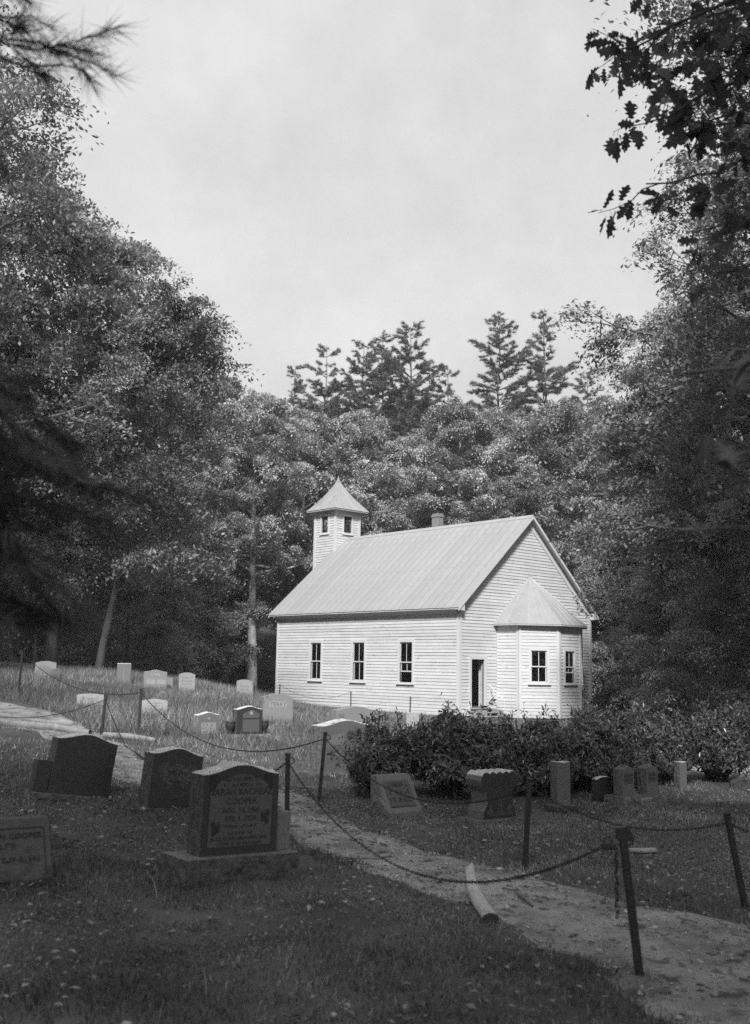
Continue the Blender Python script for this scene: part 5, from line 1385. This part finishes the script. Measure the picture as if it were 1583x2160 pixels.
grass('grass', 'longer grass stems standing out of the near turf', x, y, rs.uniform(.08, .19, len(x)), rs.uniform(.0035, .006, len(x)), rs.uniform(.2, .8, len(x)), M['grass_lawn'])
x, y = scatter(230000, 13, 34, lambda x, y: kp(x, y) & ~((x < -1.2) & (y > 15.5)) & (x > -12) & (rs.uniform(0, 1, len(x)) < .7))
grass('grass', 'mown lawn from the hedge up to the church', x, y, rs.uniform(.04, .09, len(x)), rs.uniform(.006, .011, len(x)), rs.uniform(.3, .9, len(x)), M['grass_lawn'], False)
x, y = scatter(260000, 14, 36, lambda x, y: kp(x, y) & (x < .5 - .12 * (y - 15)) & (y > 15.2 - .25 * (x + 1)) & (y < 33.5 + 2 * vnoise(x, y, .4)))
grass('grass', 'taller pale grass on the slope of gravestones left of the church', x, y, rs.uniform(.07, .24, len(x)) * (.55 + .8 * vnoise(x, y, .6)), rs.uniform(.007, .013, len(x)), rs.uniform(.2, .85, len(x)), M['grass_slope'], False)
x, y = scatter(120000, 34, 60, lambda x, y: (x > -.16 * y) & (x < .26 * y + 2))
grass('grass', 'grass close around the foot of the church', x, y, rs.uniform(.06, .2, len(x)), rs.uniform(.014, .024, len(x)), rs.uniform(.3, .9, len(x)), M['grass_slope'], False)
# low weeds: small broad leaves in the near turf
x, y = scatter(45000, 3.3, 12, lambda x, y: edge_keep(x, y, PATHPOLY, .12) & (vnoise(x, y, .9) > .45)); n = len(x)
C = np.c_[x, y, ground_np(x, y) + rs.uniform(.006, .035, n)]; L = rs.uniform(.012, .034, n)
o = link('weeds', leaf_mesh('weeds', C, rs.normal(0, 1, (n, 3)) * [1, 1, .3], np.array([0, 0, 1.]) + rs.normal(0, .35, (n, 3)), L, L * .6, rs.uniform(.5, 1.5, n), M['grass_near']))
tag(o, 'small broad-leaved weeds and clover in the near turf', 'weeds', kind='stuff')
x, y = scatter(7500, 3.3, 14, lambda x, y: (vnoise(x, y, 1.3) > .35)); n = len(x)
C = np.c_[x, y, ground_np(x, y) + rs.uniform(.02, .045, n)]; L = np.minimum(rs.gamma(4, .008, n) + .014, .06)
o = link('fallen_leaves', leaf_mesh('fallen_leaves', C, rs.normal(0, 1, (n, 3)) * [1, 1, .12], np.array([0, 0, 1.]) + rs.normal(0, .28, (n, 3)), L, L * rs.uniform(.35, .6, n), rs.uniform(.25, 2.0, n), M['litter'], .25))
tag(o, 'dry fallen leaves scattered over path and turf', 'leaves', kind='stuff')
# pebbles on the path
def pebbles(name, label, x, y, r_, material, dz):
    n = len(x); oc = np.array([[1, 0, 0], [0, 1, 0], [-1, 0, 0], [0, -1, 0], [0, 0, .8], [0, 0, -.6]], float); of = np.array([[0, 1, 4], [1, 2, 4], [2, 3, 4], [3, 0, 4], [1, 0, 5], [2, 1, 5], [3, 2, 5], [0, 3, 5]])
    a = rs.uniform(0, 6.28, n); c, s = np.cos(a), np.sin(a); sc = rs.uniform(.6, 1.3, (n, 1, 3)) * r_[:, None, None] * np.array([1, .75, .6])
    V = oc[None] * sc + rs.normal(0, .12, (n, 6, 3)) * r_[:, None, None]
    X = V[..., 0] * c[:, None] - V[..., 1] * s[:, None] + x[:, None]; Y = V[..., 0] * s[:, None] + V[..., 1] * c[:, None] + y[:, None]; Z = V[..., 2] + (ground_np(x, y) + dz)[:, None]
    me = mesh_np(name, np.stack([X, Y, Z], -1).reshape(-1, 3), (of[None] + (np.arange(n) * 6)[:, None, None]).reshape(-1, 3)); add_attr(me, 'v', np.repeat(rs.uniform(.35, 1.7, n), 6))
    o = link(name, me, material); tag(o, label, 'gravel', kind='stuff')
x, y = scatter(52000, 3.3, 18, lambda x, y: inside(PATHPOLY, x, y)); n = len(x)
pebbles('gravel', 'loose gravel on the footpath', x, y, rs.gamma(2.0, .0040, n) + .004, M['pebble'], .014)

# ------------------------------------------------------------------ the summer haze that greys the far trees
hz = MB().box(-112, 112, -62, 157, -4.0, 40.0).build('haze', None)
tag(hz, 'thin pale summer haze hanging over churchyard and woods', 'haze', kind='stuff')
hm = bpy.data.materials.new('haze'); hm.use_nodes = True; hn = hm.node_tree.nodes; hn.clear()
ho = hn.new('ShaderNodeOutputMaterial'); pv = hn.new('ShaderNodeVolumePrincipled')
pv.inputs['Color'].default_value = (.92, .92, .92, 1); pv.inputs['Density'].default_value = .0006; pv.inputs['Anisotropy'].default_value = 0.0
hm.node_tree.links.new(pv.outputs[0], ho.inputs['Volume'])
hz.data.materials.clear(); hz.data.materials.append(hm)
